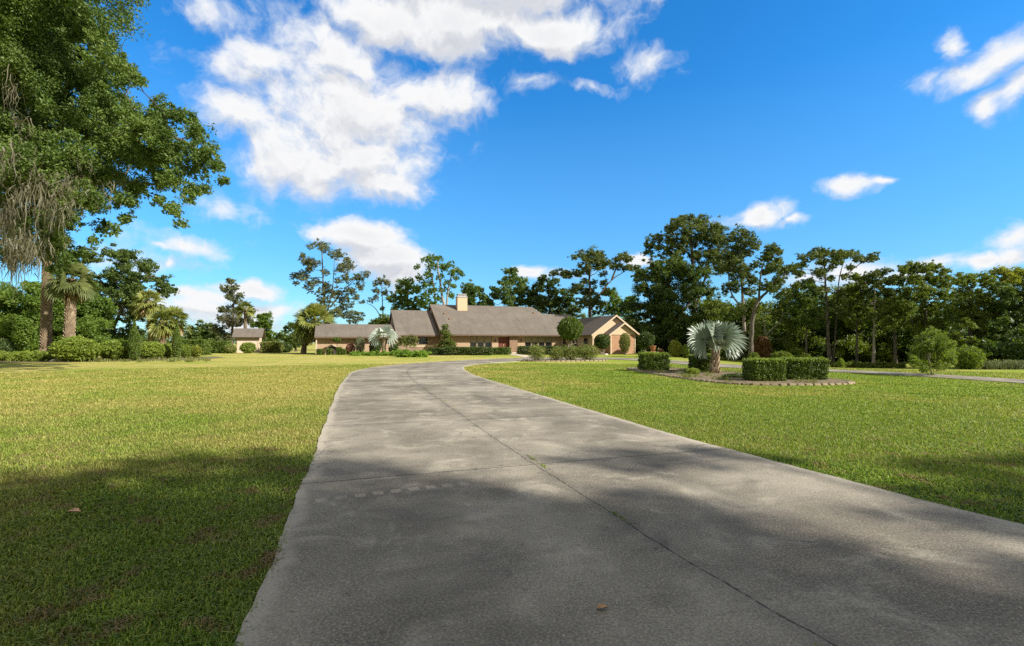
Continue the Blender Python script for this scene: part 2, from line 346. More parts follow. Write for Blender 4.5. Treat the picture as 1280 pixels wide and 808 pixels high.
def catmull(pts, n=10):
    p = np.asarray(pts, float); p = np.vstack([2*p[0]-p[1], p, 2*p[-1]-p[-2]]); o = []
    for i in range(1, len(p)-2):
        for t in np.linspace(0, 1, n, endpoint=False):
            a, b, c, d = p[i-1:i+3]; o.append(.5*(2*b+(c-a)*t+(2*a-5*b+4*c-d)*t*t+(3*b-a-3*c+d)*t**3))
    o.append(p[-2]); return np.array(o)
def strip(name, secs, z, thick, mtl, jitter=0.0, across=5.6):
    S = catmull(secs, 40); L, Rr = S[:, :2].copy(), S[:, 2:].copy(); ww = np.cumsum(np.concatenate([[0], np.linalg.norm(np.diff((L+Rr)/2, axis=0), axis=1)])); e1 = jitter*(np.sin(ww*2.1)+np.sin(ww*5.3+1)*.6+np.sin(ww*11+2)*.4+np.sin(ww*23)*.3); e2 = jitter*(np.sin(ww*1.7+2)+np.sin(ww*4.6)*.6+np.sin(ww*12.7)*.4+np.sin(ww*21)*.3); un = (Rr-L)/np.linalg.norm(Rr-L, axis=1)[:, None]; L += un*e1[:, None]; Rr += un*e2[:, None]
    pass
    mid = (L+Rr)/2; s = np.concatenate([[0], np.cumsum(np.linalg.norm(np.diff(mid, axis=0), axis=1))]); k = 9
    V, uv = [], []
    for i in range(len(L)):
        row = [L[i]+(Rr[i]-L[i])*j/(k-1) for j in range(k)]
        for j, q in enumerate(row): V.append((q[0], q[1], gz(*q)+z)); uv.append((across*j/(k-1), s[i]))
        for q, uu in ((L[i], 0), (Rr[i], across)): V.append((q[0], q[1], gz(*q)+z-thick)); uv.append((uu, s[i]))
    w = k+2; Fc = []
    for i in range(len(L)-1):
        a, b = i*w, (i+1)*w
        for j in range(k-1): Fc.append((a+j, a+j+1, b+j+1, b+j))
        Fc.append((a+k, a, b, b+k)); Fc.append((a+k-1, a+k+1, b+k+1, b+k-1))
    tag(link(name, np_mesh(name, np.array(V), np.array(Fc), uv=np.array(uv)), mtl), kind='structure')
    return np.vstack([L, Rr[::-1]])
drive = [(1.2,-6,7.1,-4.1), (-.55,0,5.15,1.8), (-1.35,2.37,4.0,4.1), (-2.5,6,2.6,7.6), (-4.05,10.7,1.2,12), (-5.6,15.5,-.35,17), (-7.0,20.3,-1.6,21.2), (-8.0,24.3,-2.5,25.5), (-8.1,28.5,-2.85,29.3), (-7.0,33.2,-2.2,32.4), (-4.6,38,-.6,35.6), (-1.2,43,1.8,39), (3.2,46,4.6,41.5), (8,46.5,7.2,42), (11.6,43.3,9.3,40.4), (13.6,36.5,11.0,35), (15,30,12.4,28.2), (17.2,26.4,15.6,24.7), (19.4,22.2,17.6,21.0), (20.4,17.4,18.5,16.8), (22.0,10,20.1,9.5), (24.6,0,22.7,-.5)]
poly_drive = strip('driveway', drive, .035, .12, M['concrete'], .012)
poly_path = strip('front_path', [(1.2,46.5,3.0,46.6), (.6,52,2.0,52.4), (-.6,58,.8,58.6), (-1.3,64.6,1.2,65.6)], .03, .1, M['pathc'])
bedA = catmull([(6.56,27.2), (6.35,25), (6.6,22.8), (7.0,19.4), (7.6,17.4), (8.6,16.6), (11.0,16.7), (12.5,17.6), (12.4,20), (10.6,24), (8.6,27.2), (6.56,27.2)], 10)
bedB = catmull([(.5,37.6), (2,36.9), (4.6,37.3), (6.9,38.2), (7.6,39), (6.9,39.8), (4.6,40), (1.6,39.4), (.5,37.6)], 10)
def bed(name, c, z):
    ctr = c.mean(0); n = len(c); V = [(ctr[0], ctr[1], z+.03)]+[(p[0], p[1], z) for p in c]
    me = bpy.data.meshes.new(name); me.from_pydata(V, [], [(0, i, i+1) for i in range(1, n)]); tag(link(name, me, M['mulch']), kind='structure')
bed('garden_bed', bedA, .06); bed('island_bed', bedB, .05)
# long beds under the plants
def flatbed(name, pts, z=.012):
    me = bpy.data.meshes.new(name); me.from_pydata([(x, y, gz(x, y)+z) for x, y in pts], [], [tuple(range(len(pts)))]); tag(link(name, me, M['mulch']), kind='structure')
flatbed('shrub_bed', [(-52,35.2), (-34,35.4), (-30,38), (-27,41.5), (-28,47), (-31,50), (-45,47), (-60,40)])
flatbed('foundation_bed', [(-17,53.5), (-8,53.8), (-1.9,57), (-1.9,63), (-9,61), (-18,58.5)])

def inside(poly, x, y):
    r = np.zeros(len(x), bool); n = len(poly); j = n-1
    for i in range(n):
        xi, yi = poly[i]; xj, yj = poly[j]
        c = ((yi > y) != (yj > y)) & (x < (xj-xi)*(y-yi)/(yj-yi+1e-12)+xi); r ^= c; j = i
    return r
# ------------------------------------------------------------------ grass blades
def make_grass():
    rng = np.random.default_rng(11); A, R0, R1 = 14000.0, 1.6, 34.0; k2 = 18.0
    n = int(A*k2/2*(math.log(1+R1*R1/k2)-math.log(1+R0*R0/k2))*R(124))
    u = rng.random(n); lo, hi = math.log(1+R0*R0/k2), math.log(1+R1*R1/k2)
    r = np.sqrt(k2*(np.exp(lo+u*(hi-lo))-1)); ph = rng.uniform(-R(62), R(62), n); x, y = r*np.sin(ph), r*np.cos(ph)
    ok = ~(inside(poly_drive, x, y) | inside(bedA, x, y) | (np.hypot(x, y) < 1.6)); x, y, r = x[ok], y[ok], r[ok]
    # turf creeping over the slab edge
    eb = []
    for e in (poly_drive[:len(poly_drive)//2], poly_drive[len(poly_drive)//2:]):
        e = e[(np.hypot(e[:, 0], e[:, 1]) < 24) & (e[:, 1] > 1)]; q = np.concatenate([[0], np.cumsum(np.linalg.norm(np.diff(e, axis=0), axis=1))]); k_ = int(q[-1]*420); tt = rng.random(k_)*q[-1]
        gap = (np.sin(tt*3.1)+np.sin(tt*7.7+1)+np.sin(tt*1.3)) > -1.2; tt = tt[gap]; k_ = len(tt); eb.append(np.stack([np.interp(tt, q, e[:, 0])+rng.normal(0, .022, k_), np.interp(tt, q, e[:, 1])+rng.normal(0, .022, k_)], 1))
    eb = np.vstack(eb); x = np.concatenate([x, eb[:, 0]]); y = np.concatenate([y, eb[:, 1]]); r = np.concatenate([r, np.hypot(eb[:, 0], eb[:, 1])])
    # weeds in the long joint
    m = 320; t = rng.choice([.22, .31, .33, .52, .6, .66, .85, .12], m)+rng.normal(0, .004, m)
    jx = 2.2+(-5.9)*t+rng.normal(0, .012, m); jy = 0+18.3*t
    x = np.concatenate([x, jx]); y = np.concatenate([y, jy]); r = np.concatenate([r, np.hypot(jx, jy)]); n = len(x)
    cl = np.sin(x*5.1+2*np.sin(y*3.3))+np.sin(y*6.3+2*np.sin(x*4.1)); h = rng.uniform(.018, .05, n)*(1+.006*r)*(1+.35*np.clip(1-r/9, 0, 1)*(1+.5*cl)); w = (.0021+.0005*r)*rng.uniform(.7, 1.4, n)
    h[-m:] *= .55
    a = rng.uniform(0, 2*np.pi, n); lean = np.abs(rng.normal(.75, .4, n))
    d = np.stack([np.cos(a), np.sin(a)], 1); b = np.stack([-np.sin(a), np.cos(a)], 1)*w[:, None]
    z = gz(x, y); z[-m:] += .03; base = np.stack([x, y], 1)
    zm = z+h*.62; m_ = base+d*(h*.35*np.sin(lean))[:, None]; tip = base+d*(h*1.0*np.sin(lean))[:, None]*1.15
    V = np.empty((n, 5, 3)); V[:, 0, :2] = base-b; V[:, 1, :2] = base+b; V[:, 2, :2] = m_+b*.8; V[:, 3, :2] = m_-b*.8; V[:, 4, :2] = tip
    V[:, 0, 2] = V[:, 1, 2] = z-.004; V[:, 2, 2] = V[:, 3, 2] = zm; V[:, 4, 2] = z+h*np.clip(1.1-.45*lean, .25, 1)
    i = np.arange(n)[:, None]*5; nr = i[r < 7]; T = np.concatenate([nr+[0, 1, 2], nr+[0, 2, 3], nr+[3, 2, 4], i[r >= 7]+[0, 1, 4]], 0)
    far = np.zeros(0)
    rn = np.repeat(rng.random(n), 5)
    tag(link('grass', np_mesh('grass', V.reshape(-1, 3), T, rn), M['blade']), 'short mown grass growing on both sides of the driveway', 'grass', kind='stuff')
make_grass()

# ------------------------------------------------------------------ trees
LEAFN = [0]
def tree(name, label, px, Y, blobs, trunks, leaf, bk='bark', s=.15, lai=2.6, depth=.8, sub=14, subr=.34, flat=.85, r0=.35, cat='tree', group=None, seed=None, moss=None, limbs=True, base_z=None, up=.55, shell=.45, rs=1.18, w=.45, twin=2, cz=.7, sec=.45):
    rng = np.random.default_rng(seed if seed is not None else int(px*7+Y*13) % 99991)
    x0 = (px-CX)/F*Y; z0 = float(gz(x0, Y)) if base_z is None else base_z; base = np.array([x0, Y, z0])
    root = empty(name, base, label, cat, group)
    bl = np.array([(b[0], b[1], b[2]) for b in blobs], float); xs = (bl[:, 0]-CX)/F*Y; xc = xs.mean(); W = max(1.0, np.abs(xs-xc).max()+.5)
    out, main = [], []
    for (bx, by, br), x in zip(bl, xs):
        half = depth*W*math.sqrt(max(.05, 1-((x-xc)/W)**2)); o = rng.uniform(-1, 1)*half*.55
        r = br/F*Y*1.12*rs
        p = P(bx, by, Y+o)-base; p[2] = max(p[2], r*.5); out.append((*p, r)); main.append((p, r))
        for tw in range(twin):
            o2 = (-np.sign(o) if o else 1)*rng.uniform(.15, .85)*half*(1 if tw == 0 else -1)
            q = P(bx+rng.normal(0, br*.55), by+rng.uniform(-.1, .75)*br, Y+o2)-base; q[2] = max(q[2], r*.4); out.append((*q, r*.8))
    V, Fc, rr = clumps(rng, out, s, lai, sub, subr, flat, up, w, shell, cz); LEAFN[0] += len(Fc)
    tr = Acc(); nodes = []
    for ti, tp in enumerate(trunks):
        pts = []; rads = []; rb = r0*(.85 if ti == 0 else sec)
        for i, q in enumerate(tp):
            p = P(q[0], q[1], Y)-base
            if i == 0 and q[1] > HZ+2: p[2] = -.1
            p[1] += 0 if ti == 0 else (i*.25)
            pts.append(p)
        pth = catmull(pts, 6); t = np.linspace(0, 1, len(pth)); rad = rb*(1-.72*t)
        if ti == 0: rad = rad*(1+.5*np.exp(-t*14))
        pth[1:-1] += rng.normal(0, rb*.12, pth[1:-1].shape)
        tr.add(*tube(pth, rad, 10, .08, rng)); nodes += [(pth[i], rad[i]) for i in range(len(pth)//4, len(pth))]
    if limbs:
        for (p, r) in main:
            best = min(nodes, key=lambda nd: np.linalg.norm(nd[0]-p)+(2.0*max(0, nd[0][2]-p[2])))
            L = np.linalg.norm(best[0]-p)
            if L < r*.5: continue
            rb = min(best[1]*.5, .025+.012*L); pth = wig(rng, best[0], p, 6, .06, .05)
            tr.add(*tube(pth, np.linspace(rb, rb*.3, 6), 6)); nodes.append((pth[3], rb*.6))
            for _ in range(3):
                e = p+rng.normal(0, r*.55, 3); tr.add(*tube(wig(rng, pth[4], e, 4, .1), np.linspace(rb*.35, rb*.12, 4), 4))
    link('trunk', tr.mesh('trunk', True), M[bk], root)
    link('crown', np_mesh('crown', V, Fc, rr), M[leaf], root)
    if moss:
        ms = []
        for (mx, my, ln, wd, k) in moss:
            for _ in range(int(k*.25)+1 if Y < 30 else k):
                p = P(mx+rng.uniform(-wd, wd), my+rng.uniform(-4, 4), Y+(rng.uniform(-6.5, 1) if Y < 30 else rng.uniform(-4, 1)))-base; ms.append((p, ln/F*Y*rng.uniform(.4, 1)))
        link('spanish_moss', moss_mesh(rng, ms), M['moss'], root)
    return root
def moss_mesh(rng, items):
    Vs, Fs, Rs, n = [], [], [], 0
    for p, L in items:
        for _ in range(34):
            a = p+rng.normal(0, .2, 3)*[1, 1, 1.6]; k = 5; l = L*rng.uniform(.12, .75)**1.1; c = a[None]+np.stack([rng.normal(0, .06, k).cumsum(), rng.normal(0, .06, k).cumsum(), -np.linspace(0, l, k)], 1)
            w = rng.uniform(.007, .02)*np.array([1.0, 1.3, .9, .7, .1]); an = rng.uniform(0, np.pi); d = np.array([np.cos(an), np.sin(an), 0])
            V = np.concatenate([c-d*w[:, None], c+d*w[:, None]]); Vs.append(V); f = [(i, i+1, k+i+1, k+i) for i in range(k-1)]
            Fs.append(np.array(f)+n); n += 2*k; Rs.append(np.full(2*k, rng.random()))
    return np_mesh('spanish_moss', np.vstack(Vs), np.vstack(Fs), np.concatenate(Rs))
def shrub(name, label, px, Y, wpx, top, base_px=None, shape='ball', leaf='hedge', s=.05, lai=5.0, dep=None, cat='shrub', group=None, stem=0.0, seed=0, lump=.08, rough=.0, gap=0.0, stems=5, bk='bark', tip=None):
    """wpx half width in picture px at distance Y; top = picture row of the top; stem = height where foliage starts"""
    rng = np.random.default_rng(int(px*31+Y*7)+seed); x0 = (px-CX)/F*Y; z0 = float(gz(x0, Y))
    hw = wpx/F*Y; zt = (HZ-top)/F*Y+CH-z0; dp = hw if dep is None else dep; zc, hz = (zt+stem)/2, (zt-stem)/2
    root = empty(name, (x0, Y, z0), label, cat, group)
    if shape == 'box': area = 8*(hw*hz+dp*hz+hw*dp)*1.0
    else: area = 4*np.pi*((hw*dp)**1.6/3+(hw*hz)**1.6/3+(dp*hz)**1.6/3)**(1/1.6)
    n = int(lai*area/(2*s*s*.5)); n = min(n, 60000)
    if shape == 'box':
        q = rng.uniform(-1, 1, (n, 3)); ax = rng.choice(3, n, p=np.array([dp*hz, hw*hz, hw*dp])/(dp*hz+hw*hz+hw*dp)); sg = rng.choice([-1, 1], n)
        q[np.arange(n), ax] = sg; q = q/((np.abs(q)**9).sum(1)**(1/9))[:, None]*1.0
    else:
        q = rng.normal(0, 1, (n, 3)); q /= np.linalg.norm(q, axis=1)[:, None]
        if shape == 'cone': q[:, :2] *= np.clip(1.05-.55*(q[:, 2:]+1)/2-.45*((q[:, 2:]+1)/2)**4, .05, 1)
    # lumps
    fr = rng.normal(0, 1, (5, 3))*4.5; ph = rng.uniform(0, 6.28, 5); am = sum(np.sin(q@fr[i]*(1+i*.5)+ph[i]) for i in range(5))/5
    dpt = 1-np.abs(rng.normal(0, .07+rough, n)); dpt[:n//6] *= rng.uniform(.3, 1, n//6)
    q = q*(dpt+lump*am*2)[:, None]
    sh = rng.random(n) < .035; q[sh] *= 1+np.abs(rng.normal(0, .09, sh.sum()))[:, None]*(1 if shape == 'box' else .8)
    if gap:
        g = np.sin(q@fr[0]*2.3+1)+np.sin(q@fr[1]*2.1)+np.sin(q@fr[2]*2.9); keep = g > gap-1.4; q = q[keep]
    C = q*np.array([hw, dp, hz])+np.array([0, 0, zc]); C[:, 2] = np.maximum(C[:, 2], .02)
    r = .5*(am[:len(C)]+1)*.5+.5*rng.random(len(C)) if not gap else rng.random(len(C))
    V, Fc, rr = quads(rng, C, s, .5, .5, r); LEAFN[0] += len(Fc)
    link('foliage', np_mesh('foliage', V, Fc, rr), M[leaf], root)
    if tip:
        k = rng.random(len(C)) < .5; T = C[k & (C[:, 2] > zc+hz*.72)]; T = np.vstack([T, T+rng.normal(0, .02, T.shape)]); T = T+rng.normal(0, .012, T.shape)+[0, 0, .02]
        V, Fc, rr = quads(rng, T, s*1.1, .2, .5); link('top_leaves', np_mesh('top_leaves', V, Fc, rr), M[tip], root)  # extra leaf layer in the tip colour over the top
    st = Acc()
    for i in range(stems):
        a = rng.uniform(0, 6.28); e = np.array([np.cos(a)*hw*.5, np.sin(a)*dp*.5, max(stem, zt*.25)+hz*rng.uniform(.5, .95)])
        b = np.array([np.cos(a)*min(.1, hw*.1), np.sin(a)*min(.1, dp*.1), -.05]); rb = .02+.03*min(1, zt/3)
        st.add(*tube(wig(rng, b, e, 6, .06), np.linspace(rb, rb*.35, 6), 6))
    link('stem', st.mesh('stem', True), M[bk], root)
    return root
def frond(rng, A, o, az, el, pet, Rf, nseg, droop, spread=1.9, fold=.25, wid=1.0, rn=None, cup=0.0, roll=None, bdir=None):
    f0 = np.array([np.cos(az)*np.cos(el), np.sin(az)*np.cos(el), np.sin(el)]); g = np.array([0, 0, -1.])
    t = np.linspace(0, 1, 6)[:, None]; path = o+f0*pet*t+g*droop*pet*.35*t*t
    d = path[-1]-path[-2]; d /= np.linalg.norm(d); sd = np.cross(d, [0, 0, 1.]); sd /= np.linalg.norm(sd)+1e-9; nn = np.cross(sd, d)
    ro = rng.normal(0, .7) if roll is None else roll; sd, nn = sd*math.cos(ro)+nn*math.sin(ro), nn*math.cos(ro)-sd*math.sin(ro)
    rn = rng.random() if rn is None else rn
    V, Fc = tube(path, np.linspace(.028, .016, 6)*Rf, 4); A.add(V, Fc, np.full(len(V), min(1, rn+.2)))
    hub = path[-1]; an = np.linspace(-spread, spread, nseg)
    for i, a in enumerate(an):
        a += rng.normal(0, .015); L = Rf*(1-.22*(abs(a)/spread)**2)*rng.uniform(.93, 1.05); dr = d*math.cos(a)+sd*math.sin(a)+nn*(fold*abs(math.sin(a))-cup*(1-abs(a)/spread))
        dr /= np.linalg.norm(dr); side = np.cross(dr, nn); side /= np.linalg.norm(side)+1e-9
        w = Rf*.5*(2*spread/nseg)*.62*wid; k = [0, .3, .58, .82, 1.0]; ww = [.12, .62, 1.0, .6, .04]; pts = []
        bend = droop*rng.uniform(.7, 1.3)
        for kk, wk in zip(k, ww):
            c = hub+dr*L*kk+g*L*bend*.55*max(0, kk-.35)**2*2.2; pts += [c-side*w*wk, c+side*w*wk+nn*w*.25*(1 if i % 2 else -1)]
        A.add(np.array(pts), [(2*j, 2*j+1, 2*j+3, 2*j+2) for j in range(4)], np.full(10, np.clip(rn+rng.normal(0, .12), 0, 1)))
def palm(name, label, px, Y, top_px, tr, nf, pet, Rf, nseg=22, leaf='sabal', droop=.5, boots=True, dead=6, el=(-35, 80), bend=.0, group=None, seed=1, cat='palm tree', bootfrom=0.0, base_z=None, elbias=1.0, hub=None, rr=(1.0, .85), cup=0.0, fixed=None, fold=.25, wid=1.0, spread=1.9, roll=None):
    """top_px = (px,py) of the crown's heart"""
    rng = np.random.default_rng(seed+int(px)); x0 = (px-CX)/F*Y; z0 = float(gz(x0, Y)) if base_z is None else base_z; base = np.array([x0, Y, z0])
    root = empty(name, base, label, cat, group); top = P(top_px[0], top_px[1], Y)-base
    mid = top*.5+np.array([-bend*top[0], 0, 0]); path = catmull([np.array([0, 0, -.1]), mid, top], 10); k = len(path); t = np.linspace(0, 1, k)
    rad = tr*(rr[0]+(rr[1]-rr[0])*t+.12*np.exp(-t*18)); A = Acc(); V, Fc = tube(path, rad*(.85 if boots else 1), 14, .05, rng); A.add(V, Fc)
    link('trunk', A.mesh('trunk', True), M['palmbark'], root)
    if boots:
        B = Acc(); nb = int((top[2]*(1-bootfrom))/.13)
        for i in range(nb):
            f = bootfrom+(1-bootfrom)*i/nb; c = np.array([np.interp(f, t, path[:, j]) for j in range(3)]); r = np.interp(f, t, rad)*.85
            for j in range(7):
                a = 2*np.pi*(j+(i % 2)*.5)/7+rng.normal(0, .08); o = np.array([np.cos(a), np.sin(a), 0]); s = np.array([-np.sin(a), np.cos(a), 0]); w = r*.42; h = .26*rng.uniform(.7, 1.2)
                b = c+o*r*.93; tp = c+o*(r*1.22+rng.uniform(0, .03))+np.array([0, 0, h])
                pts = np.array([b-s*w, b+s*w, tp+s*w*.55, tp-s*w*.55, tp-o*.05+s*w*.5, tp-o*.05-s*w*.5, b-o*.02+np.array([0,0,.05])])
                B.add(pts, [(0, 1, 2, 3), (3, 2, 4, 5), (0, 3, 5, 6), (1, 6, 4, 2)], np.full(7, rng.random()))
        link('leaf_boots', B.mesh('leaf_boots'), M['boot'], root)
    C = Acc(); fl = fixed or []
    for i in range(nf):
        u = (i+.5)/nf; e = R(el[1]+(el[0]-el[1])*u**elbias)+rng.normal(0, .08); a = i*2.39996+rng.normal(0, .15)
        frond(rng, C, top+np.array([0, 0, -.15*u]), a, e, pet*rng.uniform(.85, 1.1), Rf*rng.uniform(.88, 1.08), nseg, droop*(.5+.9*u), rn=.15+.7*rng.random(), cup=cup, fold=fold, wid=wid, spread=spread, roll=roll)
    for (a, e, ro, sc2) in fl: frond(rng, C, top, R(a), R(e), pet*sc2, Rf*sc2, nseg, droop, rn=.3+.4*rng.random(), cup=cup, fold=fold, wid=wid, spread=spread, roll=R(ro))
    link('fronds', C.mesh('fronds'), M[leaf], root)
    if dead:
        D = Acc()
        for i in range(dead): frond(rng, D, top+np.array([0, 0, -.3]), rng.uniform(0, 6.28), R(rng.uniform(-75, -45)), pet*.7, Rf*.75, max(8, nseg//2), .8)
        link('dead_fronds', D.mesh('dead_fronds'), M['deadfrond'], root)
    return root
# ------------------------------------------------------------------ the trees, left to right
def mv(l, dx=0, dy=0): return [(a+dx, b+dy, c) for a, b, c in l]
oakL = [(0,-40,60),(60,-50,55),(-60,-20,70),(20,20,45),(75,12,38),(108,34,28),(128,45,16),(50,60,45),(0,80,50),(140,72,22),(158,92,14),(172,100,9),(100,90,38),(60,120,45),(130,125,33),(20,140,45),(168,150,22),(200,138,17),(222,142,14),(185,165,26),(245,165,15),(262,188,13),(242,200,18),(272,208,10),(279,226,7),(215,188,22),(180,198,28),(140,180,33),(100,165,38),(207,222,18),(236,238,12),(258,236,9),(215,258,10),(226,278,6),(170,233,18),(197,250,8),(120,213,28),(80,200,33),(40,190,38),(150,250,14),(158,272,8),(115,250,18),(128,280,10),(119,300,6),(92,318,11),(58,315,15),(30,318,15),(72,335,9),(80,243,24),(88,272,14),(40,243,28),(10,220,36),(20,275,24),(52,270,18),(68,297,12),(8,312,14),(-60,80,70),(-60,180,60),(-120,100,80),(-110,200,60),(-50,260,36)]
mossL = [(15,105,45,12,7),(8,190,60,14,20),(35,200,50,14,20),(60,222,45,14,18),(90,225,40,14,14),(30,235,50,20,20),(70,240,45,20,16),(12,265,85,12,22),(20,310,70,16,22),(45,300,50,14,16),(28,290,60,8,8),(48,255,50,10,8),(70,262,42,8,6),(85,248,30,8,5),(150,232,26,4,5),(138,245,24,4,3),(102,205,28,6,4),(118,240,24,5,4),(60,165,28,8,4),(25,150,32,8,6),(60,300,34,8,6),(40,320,26,10,4)]
tree('live_oak', 'huge live oak draped in spanish moss overhanging the lawn, nearest tree at the left edge', -70, 25, oakL, [[(-70,488),(-55,350),(-38,210),(-15,110),(5,40)], [(-50,300),(-10,200),(70,110),(120,70)], [(-45,270),(20,215),(110,170),(190,160),(250,190)], [(-45,260),(30,240),(110,225),(190,225)]], 'oak', s=.075, lai=2.3, depth=.5, r0=.8, sub=28, subr=.26, moss=mossL, flat=.95, up=.5, cz=1.0, rs=1.16, shell=.3, sec=.28)
palm('cabbage_palm', 'thick booted palm trunk rising into the moss of the big oak', 57, 42, (60,303), .40, 30, 1.0, 1.0, 20, 'sabaldim', .6, seed=3, el=(-30, 80))
palm('cabbage_palm', 'stout palm with pale shaggy boots behind the largest round bush', 85, 41, (90,350), .40, 44, 1.0, .95, 20, 'sabaldim', .6, seed=5, el=(-30, 80))
oakB = [(143,317,9),(161,317,9),(113,321,12),(178,332,10),(153,332,11),(143,345,11),(180,347,8),(164,347,9),(204,351,8),(212,360,7),(201,361,7),(153,361,13),(170,360,8),(138,360,8),(164,378,13),(143,384,8),(176,385,10),(115,353,12),(111,374,16),(121,393,14),(166,396,8),(158,414,10),(140,418,11)]
tree('live_oak', 'spreading moss-hung oak behind the round bushes, palm trunks beside it', 148, 58, oakB, [[(150,446),(141,410),(137,380),(150,340)], [(141,410),(160,370),(185,345),(205,355)]], 'oakdark', s=.15, lai=2.5, r0=.38, rs=1.3, moss=[(150,385,25,20,14),(130,375,25,10,8),(170,370,20,12,8)])
for lab, a, Y, tp, sd in (('tallest palm of the cluster beside the dark oak, head above its neighbours', 190, 54, (187,378), 3), ('short palm with yellow-green head in front of the tallest cluster palm', 203, 52, (204,402), 7), ('right-hand palm of the cluster, orange-brown boots behind the slim conifer', 219, 53, (218,400), 9)):
    palm('cabbage_palm', lab, a, Y, tp, .32, 34, .9, .95, 14, 'sabal', .6, seed=sd, dead=8, el=(-40, 80))
tree('shade_tree', 'low rounded dark tree on the horizon left of the small shed', 250, 92, [(252,408,8),(244,414,8),(260,415,8),(268,420,7),(236,420,7),(250,422,8)], [[(250,440),(250,425),(252,410)]], 'oakdark', s=.22, lai=3, r0=.3)
tree('shade_tree', 'ragged two-tiered tree with mossy lower crown behind the small shed', 290, 78, [(287.5,351,5),(280,360,5),(292,360,6),(289,369,6),(299,369,5),(296.5,377,4),(278,387,6),(289,387,6),(311,389,5),(302,386,5),(277,397,6),(287,401,7),(299,402,7),(311,399,5),(272,410,7),(280,419,8),(290,420,6)], [[(289,441),(291,400),(292,375),(288,352)]], 'pinegrey', s=.17, lai=2.2, r0=.25, moss=[(290,395,16,12,26)])
palm('cabbage_palm', 'tall smooth-trunked palm directly behind the small shed roof', 306, 76, (307,386), .27, 22, .8, .9, 12, 'sabal', .6, boots=False, dead=0, seed=2)
tree('shade_tree', 'narrow upright bright green tree at the right of the small shed', 330, 85, [(328,396,6),(335,395,5),(329,404,7),(335,407,6),(322,405,4),(335,417,6),(329,419,6),(323,417,5)], [[(331,440),(331,420),(330,398)]], 'bright', s=.2, lai=3.2, r0=.2)
palm('cabbage_palm', 'full-headed palm with leaning trunk at the left end of the low wing', 379, 63, (393,403), .34, 90, 1.75, 1.3, 18, 'sabal', .55, seed=4, dead=5, el=(-45, 88), bend=.25, boots=False)
pineA = [(402,307,7),(390,307,4),(419,318,7),(381,325,7),(391,328,6),(378,318,3),(433,325,5),(437,332,5),(426,335,7),(386,337,5),(369,344,5),(379,345,6),(407,340,4),(457,342,4),(447,347,6),(433,347,5),(395,351,5),(371,354,3),(407,356,4),(385,358,6),(423,351,4),(450,356,5),(437,363,6),(419,365,7),(402,363,7),(447,371,4),(428,373,7),(409,373,7),(431,389,9),(447,396,8),(416,387,8)]
tree('pine_tree', 'tall airy pine standing behind the leaning palm, tallest tree left of the house', 408, 86, pineA, [[(410,442),(407,400),(404,355),(402,306)], [(408,395),(415,360),(417,318)], [(412,385),(430,362),(445,348)]], 'pinegrey', 'pinebark', s=.16, lai=1.4, r0=.3, sub=22, subr=.26, flat=.85, rs=1.4)
tree('shade_tree', 'dark bushy tree low at the left of the leaning palm', 368, 76, [(366,408,7),(372,419,8),(362,424,6),(370,430,6)], [[(370,442),(369,425),(368,410)]], 'oakdark', s=.18, lai=3, r0=.2)
tree('pine_tree', 'small slender pine between the tall airy pine and the house roof', 478, 88, [(478,349,6),(470,354,4),(485,354,4),(471,363,5),(482,365,5),(471,371,4),(487,373,4),(463,375,3),(454,378,3),(478,385,3)], [[(480,442),(479,400),(477,350)], [(478,400),(468,385),(456,378)]], 'pinegrey', 'pinebark', s=.16, lai=1.5, r0=.2, flat=.85)
tree('shade_tree', 'small rounded green tree behind the gap beside the low wing', 476, 80, [(478,398,7),(470,402,6),(485,402,6),(476,406,7)], [[(477,442),(477,420),(477,402)]], 'mid', s=.18, lai=3, r0=.15)
tree('shade_tree', 'dense green oak behind the left roof section, left of the tall light-green tree', 510, 88, [(503,353,7),(513,353,6),(499,362,6),(511,364,8),(497,373,8),(508,377,8),(524,375,8),(521,362,6),(530,383,6),(500,385,8),(516,388,8)], [[(510,442),(510,400),(509,360)]], 'bright', s=.19, lai=2.4, r0=.4)
treeB = [(542,322,5),(533,324,5),(550,323,5),(522,333,4),(542,331,7),(553,333,6),(564,330,5),(571,337,5),(577,342,4),(564,341,5),(536,342,6),(524,347,5),(549,345,5),(569,348,4),(533,355,7),(542,362,5),(558,353,4),(555,362,5),(567,358,4),(533,367,6),(547,372,6),(565,370,4),(527,378,6),(540,382,7)]
tree('shade_tree', 'tall light-green tree with bare grey limbs rising behind the chimney', 552, 84, treeB, [[(556,440),(556,390),(550,355),(547,326)], [(557,390),(562,352),(568,335)], [(545,395),(541,352),(534,326)]], 'bright', 'palebark', s=.16, lai=1.7, r0=.4, sub=18, subr=.27)
tree('shade_tree', 'rounded grey-green tree immediately right of the chimney', 590, 88, [(589,357,6),(583,363,6),(597,363,6),(589,369,8),(580,371,6),(602,370,5),(589,378,9),(608,373,5),(602,382,7)], [[(590,442),(590,400),(589,360)]], 'oak', s=.19, lai=2.8, r0=.3)
tree('shade_tree', 'dark full tree with a small raised top above the main ridge', 640, 90, [(636,339,5),(642,339,5),(638,346,5),(630,352,7),(644,351,7),(653,352,7),(624,352,3),(636,362,9),(652,362,9),(620,367,8),(636,373,10),(655,373,10),(616,361,4),(664,366,7),(668,376,8),(612,378,7)], [[(640,442),(639,400),(637,342)]], 'oak', s=.19, lai=2.6, r0=.4)
tree('shade_tree', 'dark green tree behind the right end of the main ridge', 687, 88, [(682,347,6),(676,350,5),(690,352,7),(672,358,7),(682,361,9),(669,371,9),(683,377,9),(697,364,9),(700,379,10),(712,373,9),(714,386,9),(695,388,8),(675,384,8)], [[(688,442),(688,400),(684,350)]], 'oakdark', s=.19, lai=2.6, r0=.4)
